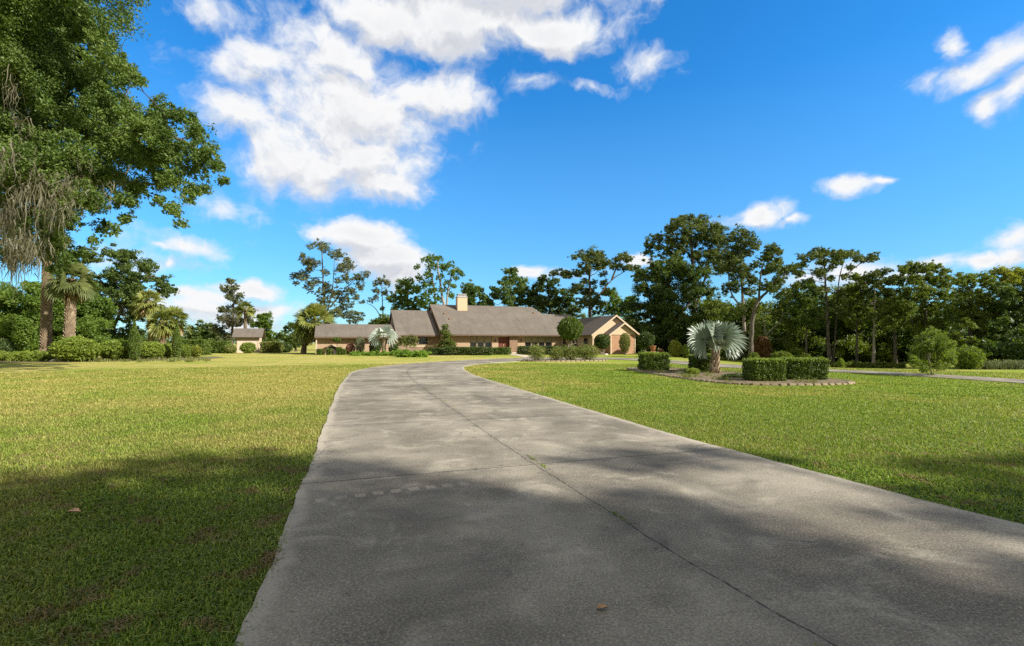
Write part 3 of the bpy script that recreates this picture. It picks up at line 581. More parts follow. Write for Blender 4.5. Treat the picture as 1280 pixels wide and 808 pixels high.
pineF = [(727,317,6),(717,321,4),(740,316,8),(751,318,6),(734,326,7),(749,327,8),(758,327,5),(724,332,3),(734,335,7),(749,335,5),(722,341,6),(712,342,6),(702,341,7),(694,340,5),(764,332,5),(779,320,7),(771,324,4),(786,323,5),(773,332,4),(783,335,6),(793,335,5),(798,337,3),(755,342,4),(743,352,4),(731,352,5),(721,360,8),(755,354,5),(734,364,9),(758,364,6),(746,378,9),(728,376,8)]
tree('pine_tree', 'flat-topped pine with a forked arm reaching right above the garage roof', 737, 80, pineF, [[(737,442),(737,395),(737,352),(736,322)], [(737,390),(752,366),(765,350),(783,338)], [(765,350),(771,334),(778,323)]], 'pine', 'pinebark', s=.15, lai=2.0, r0=.4, flat=.7, sub=18, subr=.3, rs=1.35)
tree('shade_tree', 'sunlit light-green tree peeking above the garage gable', 772, 82, [(764,364,7),(770,373,8),(758,383,8),(779,379,7),(789,374,7),(773,386,9),(785,387,8),(748,388,6)], [[(773,442),(773,400),(771,370)]], 'bright', s=.17, lai=2.8, r0=.25)
pineH = [(862,276,11),(846,280,9),(837,286,7),(879,279,9),(891,281,8),(900,288,8),(854,292,11),(879,295,12),(896,300,11),(824,297,7),(812,304,7),(810,314,5),(822,309,4),(839,302,8),(834,314,8),(854,309,10),(867,319,9),(896,317,11),(884,314,8),(908,322,9),(842,327,10),(880,332,8),(900,335,9)]
tree('pine_tree', 'tallest broad-crowned pine right of the garage, highest tree of the right wood', 868, 70, pineH, [[(866,446),(868,390),(866,330),(862,280)], [(868,390),(878,362),(886,335),(893,295)], [(866,350),(845,320),(826,303)]], 'pine', 'pinebark', s=.135, lai=2.0, r0=.55, sub=20, subr=.28, flat=.8, depth=.6, rs=1.28, twin=3)
oakH = [(817,330,11),(842,330,13),(802,342,7),(812,345,11),(829,345,15),(854,337,13),(874,342,12),(806,361,11),(829,366,19),(858,361,16),(879,362,12),(793,381,11),(812,389,17),(842,389,18),(871,386,14),(888,382,12),(805,411,12),(832,411,14),(860,409,13),(884,404,12),(793,400,10)]
tree('live_oak', 'massive dark oak filling the space right of the garage, below the tallest pine', 838, 66, oakH, [[(840,446),(840,410),(836,370),(835,340)], [(838,410),(815,380),(808,350)], [(840,405),(865,375),(878,350)]], 'oakdark', s=.135, lai=2.9, r0=.6, sub=20, subr=.3, depth=.5)
tree('pine_tree', 'layered pine just right of the tallest pine, crown behind the silver palm', 926, 60, [(926,290,8),(914,296,7),(936,296,7),(928,305,10),(945,306,7),(914,317,12),(931,318,8),(914,334,13),(931,341,11),(941,351,7),(917,359,10),(936,364,7),(945,330,6)], [[(932,448),(930,400),(927,350),(926,295)], [(930,390),(915,365),(912,335)]], 'pine', 'palebark', s=.12, lai=2.0, r0=.3, sub=18, subr=.3, flat=.85, rs=1.25)
tree('pine_tree', 'slanting-trunked open pine between the layered pine and the two-stemmed one', 940, 44.5, [(963,311,8),(973,315,5),(958,322,7),(973,326,6),(966,333,8),(982,337,7),(994,334,5),(956,340,5),(959,355,8),(975,350,7),(970,360,6),(994,357,5),(984,364,5)], [[(938,449),(941,398),(950,374),(966,360),(982,344)], [(948,377),(953,342),(961,318)]], 'pine', 'bark', s=.11, lai=1.6, r0=.24, flat=.75, sub=16, subr=.3, rs=1.35, twin=3)
tree('pine_tree', 'two-stemmed flat-topped tree with sky showing between its layers', 1040, 49, [(1020,315,7),(1008,322,6),(1031,317,6),(1041,317,6),(1053,317,6),(1063,317,6),(1074,322,6),(1092,319,5),(1085,324,4),(1050,326,6),(1029,326,6),(1027,340,7),(1041,333,4),(1003,331,5),(994,339,5),(1013,350,4),(1001,341,4),(1064,333,4),(1038,347,4),(1055,345,4),(1030,362,6),(1050,367,7),(1015,374,6),(1068,360,5),(1040,382,7),(1058,390,6),(1022,396,6)], [[(1037,454),(1034,400),(1032,360),(1030,320)], [(1041,452),(1048,395),(1053,350),(1063,320)], [(1053,350),(1066,338),(1090,321)]], 'pine', 'bark', s=.11, lai=1.8, r0=.22, flat=.7, sub=16, subr=.3, rs=1.45, twin=3)
tree('pine_tree', 'thin single-trunk pine right of the two-stemmed flat-topped tree', 1092, 46, [(1095,342,6),(1105,339,5),(1084,346,5),(1103,350,5),(1114,350,5),(1088,352,5),(1098,358,4),(1122,347,4),(1078,356,4),(1108,363,4),(1090,368,5),(1084,380,5),(1099,377,5),(1095,395,5)], [[(1092,455),(1093,400),(1094,345)]], 'pine', 'palebark', s=.1, lai=1.9, r0=.15, flat=.7, rs=1.4, twin=3)
tree('shade_tree', 'broad green tree directly behind the crape myrtle', 1155, 45, [(1139,333,8),(1130,337,7),(1151,335,8),(1168,333,7),(1183,338,5),(1143,348,10),(1164,346,10),(1181,350,12),(1143,367,12),(1164,363,12),(1185,368,12),(1164,385,13),(1185,390,12),(1112,380,12),(1130,385,12),(1112,401,11),(1145,405,12),(1170,408,12)], [[(1158,456),(1158,410),(1155,350)], [(1120,456),(1122,415),(1128,380)], [(1150,456),(1146,420),(1140,380)]], 'mid', s=.1, lai=2.5, r0=.3, sub=18, subr=.3)
tree('shade_tree', 'drooping bright green tree right of the crape myrtle, branches almost to the ground', 1215, 39, [(1202,347,7),(1211,350,10),(1227,347,8),(1236,356,9),(1210,368,14),(1231,372,10),(1244,380,8),(1198,385,14),(1223,388,14),(1242,393,8),(1206,403,12),(1223,409,10),(1214,423,9),(1224,430,7),(1198,420,9)], [[(1213,458),(1212,415),(1212,360)]], 'mid', s=.085, lai=2.6, r0=.25, sub=18, subr=.3)
tree('shade_tree', 'yellow-topped tree at the right edge of the picture', 1268, 41, [(1252,338,7),(1241,342,5),(1269,341,9),(1283,343,10),(1259,349,9),(1276,352,10)], [[(1270,458),(1269,400),(1266,345)]], 'yellow', s=.09, lai=2.6, r0=.3)
tree('shade_tree', 'dark heavy-leaved tree under the yellow-topped one at the right edge', 1275, 38.5, [(1248,360,8),(1259,362,9),(1265,373,12),(1282,368,12),(1259,390,12),(1276,392,14),(1257,412,13),(1278,420,16),(1250,436,10),(1275,444,12),(1310,370,22),(1315,410,22),(1300,350,16)], [[(1282,460),(1280,410),(1275,370)]], 'oakdark', s=.09, lai=2.8, r0=.3)

tree('shade_tree', 'rounded understorey tree left of the two-stemmed flat-topped tree', 1008, 50, [(1000,352,7),(1012,358,8),(995,366,8),(1022,368,7),(1008,376,10),(992,384,8),(1020,388,8),(1004,398,9),(1018,406,7)], [[(1008,450),(1008,410),(1007,370)]], 'oak', s=.12, lai=2.4, r0=.15)
tree('shade_tree', 'bushy understorey tree between the two-stemmed and the thin single-trunk pines', 1070, 48, [(1066,346,6),(1077,350,7),(1062,358,7),(1085,360,7),(1072,368,9),(1060,378,7),(1084,380,8),(1070,390,9),(1088,398,7),(1060,400,7)], [[(1071,452),(1071,410),(1072,368)]], 'mid', s=.12, lai=2.2, r0=.14)
tree('shade_tree', 'full leafy tree between the thin single-trunk pine and the broad tree', 1118, 48, [(1112,352,7),(1124,350,7),(1106,364,8),(1130,362,8),(1118,372,9),(1104,382,8),(1128,386,9),(1114,396,8)], [[(1118,452),(1118,410),(1118,368)]], 'oak', s=.12, lai=2.4, r0=.15)
tree('shade_tree', 'sunlit yellow-green understorey tree behind the slanting pine trunk', 968, 52, [(925,385,9),(945,378,8),(910,402,8),(962,392,9),(978,382,8),(942,412,9),(986,402,9),(965,418,9),(925,425,8),(990,425,8)], [[(955,448),(956,420),(955,390)], [(956,420),(978,400),(982,385)]], 'mid', 'palebark', s=.12, lai=1.8, r0=.14)
# crape myrtle and its neighbour
tree('crape_myrtle', 'rounded multi-stemmed crape myrtle on the lawn beside the side drive', 1166, 21.4, [(1167,417,8),(1152,425,9),(1180,429,9),(1148,437,9),(1165,435,11),(1183,441,8),(1150,452,8),(1170,450,9),(1181,454,7),(1158,461,6),(1141,447,6),(1190,448,6)], [[(1165,472),(1161,450),(1152,425)], [(1166,472),(1168,450),(1167,418)], [(1167,472),(1174,452),(1181,430)], [(1164,472),(1157,455),(1146,440)], [(1168,472),(1178,460),(1188,448)]], 'myrtle', 'palebark', s=.036, lai=1.9, r0=.03, cat='small tree', shell=.2, up=.1, sub=30, subr=.28, cz=1.2, rs=1.22, w=.4)
shrub('shrub', 'loose yellow-green bush to the right of the crape myrtle', 1208, 27.5, 16, 433, leaf='myrtle', s=.05, lai=2.6, rough=.1, lump=.14)

# masses one cannot count
def mass(name, label, items, leaf, s, lai, seed, cat, trunks=0, sub=14):
    rng = np.random.default_rng(seed); bl = []
    for (pa, pb, Y0, Y1, t0, t1, n, r) in items:
        for i in range(n):
            px = rng.uniform(pa, pb); Y = rng.uniform(Y0, Y1); f = (px-pa)/(pb-pa); top = t0+(t1-t0)*f; x = (px-CX)/F*Y; z0 = float(gz(x, Y)); zt = (HZ-top)/F*Y+CH
            rr = r*rng.uniform(.7, 1.2); bl.append((x, Y, max(z0+rr*.5, z0+rng.uniform(0.05, 1)*(zt-z0-rr)), rr))
    V, Fc, rn = clumps(rng, bl, s, lai, sub, .36, .85); LEAFN[0] += len(Fc)
    return tag(link(name, np_mesh(name, V, Fc, rn), M[leaf]), label, cat, kind='stuff')
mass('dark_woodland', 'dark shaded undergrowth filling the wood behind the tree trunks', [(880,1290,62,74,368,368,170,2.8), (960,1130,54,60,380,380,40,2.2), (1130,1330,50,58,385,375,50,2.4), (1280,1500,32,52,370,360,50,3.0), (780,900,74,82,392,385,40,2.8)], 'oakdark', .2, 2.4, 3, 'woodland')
mass('green_thicket', 'lighter green understorey leaves between the trunks of the wood', [(895,1010,56,62,360,368,26,2.0), (985,1140,52,60,343,352,64,2.1), (575,690,92,100,372,376,60,2.6), (640,800,90,98,378,380,50,2.4)], 'mid', .15, 1.9, 5, 'thicket')
mass('vine_thicket', 'bright vine-covered thicket behind the two stout palms', [(-130,60,48,56,338,338,50,2.5), (40,135,50,58,330,352,40,2.2), (90,155,52,56,395,428,16,1.4)], 'bright', .14, 3.0, 6, 'thicket')
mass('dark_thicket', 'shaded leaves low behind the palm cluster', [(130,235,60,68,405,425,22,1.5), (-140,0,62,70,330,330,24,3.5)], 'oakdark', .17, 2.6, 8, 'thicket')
mass('far_woodland', 'distant low line of trees on the horizon', [(-300,700,170,230,424,424,150,4.5), (1100,1700,120,200,400,400,80,6.0)], 'oakdark', .6, 2.2, 7, 'woodland')
mass('wood_edge_groundcover', 'low green ground cover along the foot of the wood', [(1020,1130,41,44,450,451,60,.35)], 'mid', .07, 3.5, 9, 'ground cover')
mass('ground_fern', 'low lime-green ferns spreading in front of the low wing', [(440,500,53,55,439.5,439.5,60,.38), (498,532,47.5,50,438,439,36,.5)], 'lime2', .06, 3.5, 12, 'ferns')
mass('strap_plants', 'low yellow-green plants in the bed at the left edge of the lawn', [(-60,72,37,41,432,438,110,.55)], 'lime', .07, 3.0, 14, 'bedding plants')
def tufts(name, label, region, n, h, mt, seed, cat):
    rng = np.random.default_rng(seed); px = rng.uniform(region[0], region[1], n); Y = rng.uniform(region[2], region[3], n); x = (px-CX)/F*Y
    cl = rng.integers(0, 60, n); ox = rng.uniform(region[0], region[1], 60); oy = rng.uniform(region[2], region[3], 60); k = rng.random(n) < .7
    x = np.where(k, (ox[cl]-CX)/F*oy[cl]+rng.normal(0, .15, n), x); Y = np.where(k, oy[cl]+rng.normal(0, .15, n), Y)
    z = gz(x, Y); a = rng.uniform(0, 6.28, n); hh = h*rng.uniform(.4, 1.2, n); d = np.stack([np.cos(a), np.sin(a)], 1); b = np.stack([-np.sin(a), np.cos(a)], 1)*.018
    ln = hh*rng.uniform(.2, .8, n); V = np.empty((n, 4, 3)); bs = np.stack([x, Y], 1)
    V[:, 0, :2] = bs-b; V[:, 1, :2] = bs+b; V[:, 2, :2] = bs+d*ln[:, None]*.5+b*.5; V[:, 3, :2] = bs+d*ln[:, None]; V[:, 0, 2] = V[:, 1, 2] = z-.01; V[:, 2, 2] = z+hh*.7; V[:, 3, 2] = z+hh
    tag(link(name, np_mesh(name, V.reshape(-1, 3), np.arange(4*n).reshape(n, 4), np.repeat(rng.random(n), 4)), M[mt]), label, cat, kind='stuff')
tufts('tall_grass', 'dry tall grass along the wood at the right edge', (1222, 1420, 27, 33), 7000, .5, 'greyleaf', 4, 'grass')
tufts('rough_grass', 'weedy grass along the foot of the left shrubs', (-80, 260, 36, 44), 5000, .22, 'olive', 6, 'grass')

def bed_plants():
    rng = np.random.default_rng(44); n = 5200; c = rng.uniform([6.4, 16.8], [12.3, 27], (60, 2)); k = rng.integers(0, 60, n); q = c[k]+rng.normal(0, .13, (n, 2)); ok = inside(bedA, q[:, 0], q[:, 1]); q = q[ok]; n = len(q)
    V, Fc, rr = quads(rng, np.stack([q[:, 0], q[:, 1], .08+np.abs(rng.normal(0, .05, n))], 1), .035, .1, .35); tag(link('bed_undergrowth', np_mesh('bed_undergrowth', V, Fc, rr), M['olive']), 'low weedy growth covering the soil of the palm bed', 'ground cover', kind='stuff')
bed_plants()
# ------------------------------------------------------------------ shrubs and hedges
shrub('round_bush', 'largest round clipped bush, in front of the stout pale-booted palm', 95, 37.2, 27, 422, leaf='lime', s=.085, lai=3.0, dep=1.4, lump=.09, rough=.05)
shrub('round_bush', 'second round clipped bush, left of the slim cone-shaped conifer', 147, 39.5, 19.5, 425.5, leaf='lime', s=.085, lai=3.0, lump=.1, rough=.05)
shrub('round_bush', 'clipped bush between the two slim conifers, behind the leftmost one', 189, 43, 15, 427.5, leaf='lime', s=.08, lai=3.4)
shrub('round_bush', 'small clipped bush just left of the slim column-shaped conifer', 208, 44.5, 12, 429.5, leaf='lime', s=.08, lai=3.4)
shrub('conifer', 'slim cone-shaped conifer between the round bushes', 168, 38.8, 8, 401, shape='cone', leaf='hedge', s=.06, lai=3.4, cat='conifer')
shrub('conifer', 'slim column-shaped conifer at the right end of the round bushes', 221, 43.2, 6, 403, shape='cone', leaf='hedge', s=.06, lai=3.4, cat='conifer')
shrub('shrub', 'small green-yellow shrub right of the column-shaped conifer', 232, 46, 7, 431, leaf='lime', s=.08, lai=3)
shrub('shrub', 'golden shrub at the end of the left bed', 245, 46.5, 6, 432, leaf='yellow', s=.08, lai=3)
shrub('hedge', 'long clipped hedge behind the golden shrub', 243, 56, 17, 425, shape='box', leaf='hedge', s=.09, lai=3, dep=.7, cat='hedge')
shrub('hedge', 'clipped hedge block at the left of the small shed', 274, 66, 11, 427, shape='box', leaf='hedge', s=.1, lai=3, dep=.8, cat='hedge')
shrub('shrub', 'low shrub at the left corner of the small shed', 288, 64, 7, 431, leaf='olive', s=.09, lai=3)
shrub('shrub', 'rounded shrub against the front wall of the small shed', 310, 65, 9, 428, leaf='lime', s=.09, lai=2.6, rough=.08)
shrub('hedge', 'clipped hedge at the right of the small shed', 340, 68, 12, 427.5, shape='box', leaf='olive', s=.1, lai=3, dep=.8, cat='hedge')
shrub('shrub', 'dark shrub between the shed hedge and the leaning palm', 357, 70, 8, 428, leaf='hedgedark', s=.1, lai=3)
shrub('shrub', 'dark bush at the very left edge behind the bedding plants', 2, 42, 12, 424, leaf='hedgedark', s=.08, lai=3)
for i, (a, lab) in enumerate(((399.5, 'square hedge block nearest the leaning palm'), (412, 'second square hedge block along the low wing'), (424, 'square hedge block under the topiary ball'), (430.5, 'square hedge block beside the red-leaved bush'))):
    shrub('hedge_block', lab, a, 56.6, 3.1, 436.5-(2 if i == 2 else 0), shape='box', leaf='hedge', s=.07, lai=3, group='square hedge blocks along the low wing', cat='hedge')
shrub('topiary', 'clipped topiary ball on a bare stem before the low wing', 421, 57.4, 5.2, 422, leaf='hedge', s=.07, lai=3.4, stem=1.5, stems=2, cat='topiary')
shrub('shrub', 'red-leaved bush in front of the low wing', 438, 57, 5.5, 429.5, leaf='redleaf', s=.07, lai=2.6)
shrub('shrub', 'tall wispy grey-green shrub in front of the low wing', 450, 56.5, 6, 419.5, leaf='greyleaf', s=.06, lai=1.2, rough=.15)
shrub('shrub', 'dark green bush left of the far silver palm', 469, 57.6, 7, 425, leaf='hedgedark', s=.08, lai=3)
shrub('shrub', 'dark bush right of the far silver palm', 492, 58.5, 6, 430, leaf='hedgedark', s=.08, lai=3)
tree('small_tree', 'twisted-stem small tree in front of the left roof section', 511, 56.5, [(505,424,5),(512,422,5),(519,424,4),(500,428,4),(508,429,4),(516,430,4)], [[(511,444),(508,435),(505,425)], [(512,444),(516,434),(519,424)], [(511,444),(512,432),(512,422)]], 'olive', 'palebark', s=.075, lai=1.6, r0=.07, cat='small tree')
tree('small_tree', 'tall leafy shrub rising against the main roof left of the windows', 558, 58, [(556,408,4),(554,416,5),(561,418,5),(557,425,6),(564,428,5),(552,431,6),(561,435,6),(555,438,6)], [[(558,443),(558,430),(556,408)]], 'mid', s=.075, lai=2.6, r0=.06, cat='small tree')
shrub('hedge', 'long dark clipped hedge under the three-pane window', 585, 55.5, 30, 434.3, shape='box', leaf='hedgedark', s=.075, lai=3.2, dep=.8, cat='hedge')
shrub('hedge', 'low hedge at the left end of the long dark one', 546, 56.5, 11, 435.5, shape='box', leaf='hedgedark', s=.075, lai=3, dep=.8, cat='hedge')
shrub('hedge', 'short green hedge in front of the red entrance door', 627, 57.8, 11, 434.8, shape='box', leaf='hedge', s=.075, lai=3, dep=.7, cat='hedge')
shrub('hedge', 'low hedge under the four-pane window', 672, 60.5, 25, 433.3, shape='box', leaf='hedgedark', s=.08, lai=3, dep=.7, cat='hedge')
shrub('hedge', 'clipped hedge behind the island bed, right of the four-pane window', 716, 58, 22, 434, shape='box', leaf='hedge', s=.08, lai=3, dep=.7, cat='hedge')
for a, Y, wv, tp, lab in ((671, 38.2, 11, 431, 'leftmost airy light-green shrub of the island bed'), (696, 38.8, 10, 433, 'small airy shrub in the middle of the island bed'), (713, 38.9, 12, 431.5, 'airy light-green shrub right of the small middle one in the island bed'), (734, 39.1, 14, 430.5, 'widest airy light-green shrub at the right end of the island bed')):
    shrub('airy_shrub', lab, a, Y, wv, tp, leaf='olive', s=.045, lai=1.15, rough=.3, lump=.2, group='airy shrubs of the island bed')
for a, Y, r_, cy, st, lab in ((713, 56, 15.5, 411, 1.6, 'large ball-shaped clipped tree covering the corner of the main roof'), (752.5, 57, 10, 427, .85, 'ball-shaped clipped tree at the left corner of the garage gable'), (807.5, 59, 10.3, 425, .9, 'ball-shaped clipped tree right of the garage')):
    shrub('ball_tree', lab, a, Y, r_, cy-r_*.95, leaf='hedge' if r_ > 12 else 'hedgedark', s=.085, lai=3.4, stem=(HZ-cy-r_*.95)/F*Y+CH if True else st, cat='clipped tree', stems=4, lump=.06, rough=.03, bk='palebark')
shrub('shrub', 'upright bush against the garage gable wall', 781, 57.2, 7, 416, leaf='olive', s=.07, lai=2.0, rough=.1, stem=.25)
shrub('shrub', 'mottled yellow croton bush at the edge of the wood right of the garage', 844, 49, 8, 425.5, leaf='yellow', s=.08, lai=1.9, rough=.1)
shrub('shrub', 'small lime shrub beside the mottled croton bush', 857, 48.5, 5, 431, leaf='lime', s=.08, lai=2)
shrub('shrub', 'rust-brown bush behind the silver palm', 953, 50, 10, 419, leaf='rust', s=.09, lai=2.0, rough=.12)
for a, Y, wv, tp, lab in ((942, 43, 7, 441, 'small green mound bush right of the silver palm, left of the widest mound'), (977, 42, 13, 439.5, 'widest low green mound bush in front of the wood'), (1008, 41, 6, 442.5, 'small mound bush just right of the widest mound'), (1028, 38.5, 4.5, 446, 'tiny round bush near the clipped hedges'), (1051, 37.5, 4, 448, 'tiniest lime bush at the edge of the wood')):
    shrub('mound_bush', lab, a, Y, wv, tp, leaf='mid' if wv > 5 else 'lime', s=.06, lai=3.2, group='mound bushes in front of the wood')
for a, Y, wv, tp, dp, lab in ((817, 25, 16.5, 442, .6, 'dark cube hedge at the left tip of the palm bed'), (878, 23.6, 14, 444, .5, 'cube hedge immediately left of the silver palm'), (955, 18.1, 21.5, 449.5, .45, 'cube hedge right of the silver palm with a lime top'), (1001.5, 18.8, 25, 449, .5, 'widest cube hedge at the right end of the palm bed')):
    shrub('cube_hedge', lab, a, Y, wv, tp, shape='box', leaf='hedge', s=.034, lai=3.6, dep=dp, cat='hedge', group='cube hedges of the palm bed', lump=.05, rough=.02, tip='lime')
shrub('bedding_plant', 'flat dark creeping juniper right of the silver palm trunk', 921, 19.6, 17, 467.5, leaf='hedgedark', s=.035, lai=3.2, cat='plant', dep=.5)
for a, Y, wv, tp, lf, lab in ((866, 21.6, 9, 460, 'lime', 'pale lime tuft at the foot of the left-middle cube hedge'), (851, 22, 6, 465, 'greyleaf', 'low grey tuft in the middle of the palm bed'), (838, 23.5, 6, 463, 'olive', 'small olive tuft between the two left cube hedges'), (885, 20.6, 5, 468, 'olive', 'small olive tuft at the base of the silver palm'), (806, 25.9, 4, 461, 'greyleaf', 'tiny grey tuft at the left tip of the palm bed')):
    shrub('bedding_plant', lab, a, Y, wv, tp, leaf=lf, s=.03, lai=1.8, rough=.2, cat='plant', dep=.3)
# silver palms
palm('silver_palm', 'big silver-blue fan palm in the stone-edged bed', 893, 22.3, (895,441), .17, 1, .95, .98, 34, 'bismarck', .42, dead=0, el=(48, 84), seed=21, rr=(1.45, .9), cup=.0, fold=.2, wid=1.2, spread=2.25, fixed=[(188,52,78,1.05),(4,55,-82,1.0),(215,68,60,.95),(-35,70,-62,.98),(170,40,72,.8),(14,38,-76,.78),(95,60,0,1.0),(120,68,70,1.05),(50,72,-70,1.0),(-100,50,12,.6)])
palm('silver_palm', 'smaller silver fan palm in front of the low wing', 480, 55.5, (480,423), .26, 3, .9, 1.15, 22, 'silver', .8, dead=0, el=(55, 80), seed=23, boots=True, fold=.1, wid=1.3, spread=1.9, fixed=[(190,38,75,1),(-10,38,-75,1),(-80,62,20,.9),(180,60,60,1),(10,60,-60,1)])
# ------------------------------------------------------------------ stones, stake, leaves
st = MB().box(-.135, .135, -.06, .06, 0, .1).build('edging_stone', M['stone'], bevel=.022)
tag(st, 'tan scalloped block in the curved stone edging of the palm bed', 'edging stone', 'edging stones round the palm bed')
def ring(c, step):
    s = np.concatenate([[0], np.cumsum(np.linalg.norm(np.diff(c, axis=0), axis=1))]); n = int(s[-1]/step)
    for i in range(n):
        q = i*s[-1]/n; x, y = np.interp(q, s, c[:, 0]), np.interp(q, s, c[:, 1]); x2, y2 = np.interp(q+.05, s, c[:, 0]), np.interp(q+.05, s, c[:, 1]); yield x, y, math.atan2(y2-y, x2-x)
rg = random.Random(3)
def lay(first, c, step, zb, sc_=1.0, label=None, group=None):
    used = False
    for x, y, a in ring(c, step):
        o = first if not used and not label else first.copy()
        if o is not first or used: COL.objects.link(o) if o.name not in COL.objects else None
        used = True; o.location = (x, y, float(gz(x, y))+zb); o.rotation_euler = (rg.uniform(-.05, .05), rg.uniform(-.05, .05), a+rg.uniform(-.1, .1)); k = rg.uniform(.9, 1.08)*sc_; o.scale = (k, k, k*rg.uniform(.85, 1.1))
        if label: o['label'] = label; o['group'] = group
lay(st, bedA, .30, -.02)
lay(st, bedB, .40, -.04, 1.35, 'tan block in the low stone edging of the island bed near the house', 'edging stones round the island bed')
def lump(name, loc, r, mt, label, cat, sq=(1, 1, .5), group=None, seed=0):
    import bmesh
    bm = bmesh.new(); bmesh.ops.create_icosphere(bm, subdivisions=2, radius=r); q = random.Random(seed)
    for v in bm.verts: v.co = Vector((v.co.x*sq[0], v.co.y*sq[1], v.co.z*sq[2]))*q.uniform(.85, 1.12)
    me = bpy.data.meshes.new(name); bm.to_mesh(me); bm.free(); me.polygons.foreach_set('use_smooth', [True]*len(me.polygons))
    return tag(link(name, me, mt, None, loc), label, cat, group)
for i, (a, Y, lab) in enumerate(((70, 36.6, 'pale rock in the grass left of the largest round bush'), (962, 18.6, 'pale rock low between the two right cube hedges'), (757, 56.3, 'white rock under the ball tree by the garage'))):
    x = (a-CX)/F*Y; lump('garden_rock', (x, Y, float(gz(x, Y))+.05), .2 if i else .3, M['whitestone'], lab, 'rock', (1.5, 1, .6), seed=i)
stk = tube([(0, 0, -.05), (.01, 0, .25), (0, .01, .47)], [.006, .005, .004], 6)
tag(link('marker_stake', np_mesh('marker_stake', stk[0], stk[1][:-6]), M['wire'], None, P(678, 428, 13.6)*np.array([1, 1, 0])), 'thin wooden stake standing in the grass beside the drive', 'stake')
def dry_leaf(loc, L, rz, label):
    n = 9; t = np.linspace(0, 1, n); w = np.sin(np.pi*t**.8)*.32*L*(1+.25*np.sin(t*22)); V = []
    for i in range(n):
        zc = .012+.10*L*math.sin(t[i]*3.0); V += [(t[i]*L, -w[i], zc+.22*w[i]), (t[i]*L, 0, zc-.01), (t[i]*L, w[i], zc+.35*w[i])]
    F_ = [q for i in range(n-1) for q in ((3*i, 3*i+1, 3*i+4, 3*i+3), (3*i+1, 3*i+2, 3*i+5, 3*i+4))]
    o = tag(link('dead_leaf', np_mesh('dead_leaf', np.array(V), np.array(F_), smooth=True), M['dead'], None, loc), label, 'leaf'); o.rotation_euler = (0, 0, rz)
dry_leaf(P(82, 650, 4.06)*[1, 1, 0]+[0, 0, .05], .12, .1, 'curled tan dead leaf lying on the shaded lawn')
dry_leaf(P(746, 773, 2.62)*[1, 1, 0]+[0, 0, .035], .065, .3, 'small brown dead leaf lying on the driveway')
pot = Acc(); pr = [(0, .02), (.16, .02), (.24, .3), (.27, .42), (.30, .42), (.30, .48), (.24, .48), (.2, .4), (0, .4)]; th = np.linspace(0, 2*np.pi, 17)[:-1]
V = np.array([(r_*np.cos(a), r_*np.sin(a), z_) for r_, z_ in pr for a in th]); Fc = [(i*16+j, i*16+(j+1) % 16, (i+1)*16+(j+1) % 16, (i+1)*16+j) for i in range(8) for j in range(16)]
o = empty('flower_pot', ((816-CX)/F*56, 56, 0), 'terracotta pot on a brick pedestal right of the garage ball tree', 'flower pot')
link('pot', np_mesh('pot', V*1.3+[0, 0, .45], np.array(Fc), smooth=True), M['terracotta'], o); MB().box(-.3, .3, -.3, .3, 0, .47).build('pedestal', M['redbrick'], o, bevel=.02)
shrub('shrub', 'spiky pinkish plant behind the left cube hedge', 826, 50, 4, 436, leaf='redleaf', s=.07, lai=1.2)
# shadow-casting oaks behind the viewer's right shoulder, out of frame
def shade_tree(name, label, tx, ty, targets, seed):
    rng = np.random.default_rng(seed); base = np.array([tx, ty, 0.]); root = empty(name, base, label, 'tree'); bl = []
    k = 1/math.tan(R(SUN_EL))
    for (x, y, h, r) in targets: bl.append((x+SUN_AZ[0]*h*k-tx, y+SUN_AZ[1]*h*k-ty, h, r))
    V, Fc, rr = clumps(rng, bl, .13, 2.0, 22, .4, .85); link('crown', np_mesh('crown', V, Fc, rr), M['oak'], root)
    A = Acc(); tp = catmull([(0, 0, -.1), (.2, .1, 3), (.1, -.2, 6), (0, 0, 9)], 5); A.add(*tube(tp, np.linspace(.5, .18, len(tp)), 10, .08, rng))
    for b in bl:
        p = np.array(b[:3]); s0 = tp[int(np.clip(len(tp)*(p[2]-3)/9, 4, len(tp)-1))]; A.add(*tube(wig(rng, s0, p, 6, .05), np.linspace(.11, .03, 6), 6))
    link('trunk', A.mesh('trunk', True), M['bark'], root)
shade_tree('shade_oak', 'spreading oak out of view at the right, casting shade across the drive', 9.5, -6, [(-6.5,2.6,10,2.3), (-4.8,4.0,10,1.7), (-3.6,5.6,11,1.1), (-2.6,5.9,11,.8), (-8.8,2.6,9,2.6), (-5,1.5,10,2.4), (-2.4,4.4,10,1.6), (-2.6,2.4,11,2.0), (-.9,4.4,11,1.3), (.2,2.6,10,1.7), (-9,0,9,2.7), (-3,.2,10,2.5), (.9,4.3,12,1.0), (0,.2,9,2.4), (-12,1.5,9,2.5), (-6.2,4.2,11,1.3), (-3.8,3.2,10,1.8), (-1.2,3.4,10,1.5), (1.6,1.2,10,1.6), (.7,3.2,11,1.2), (-.2,3.4,10,1.1)], 5)
shade_tree('shade_oak', 'oak out of view further to the right, casting shade on the right lawn', 18, -7, [(1.5,5.9,11,.8), (2.8,6.3,11,.7), (2.2,2.4,11,1.5), (4.0,3.9,11,.8), (4.6,4.4,11,.8), (3.6,1.4,10,1.7), (5.6,5.3,12,.9), (7.2,5.6,12,1.0), (5.4,3,11,1.4), (8.5,4.4,11,1.4), (6,1,10,2.0), (9.5,2,10,2.3), (4,-1,10,2.3), (1.6,3.4,11,.9)], 6)
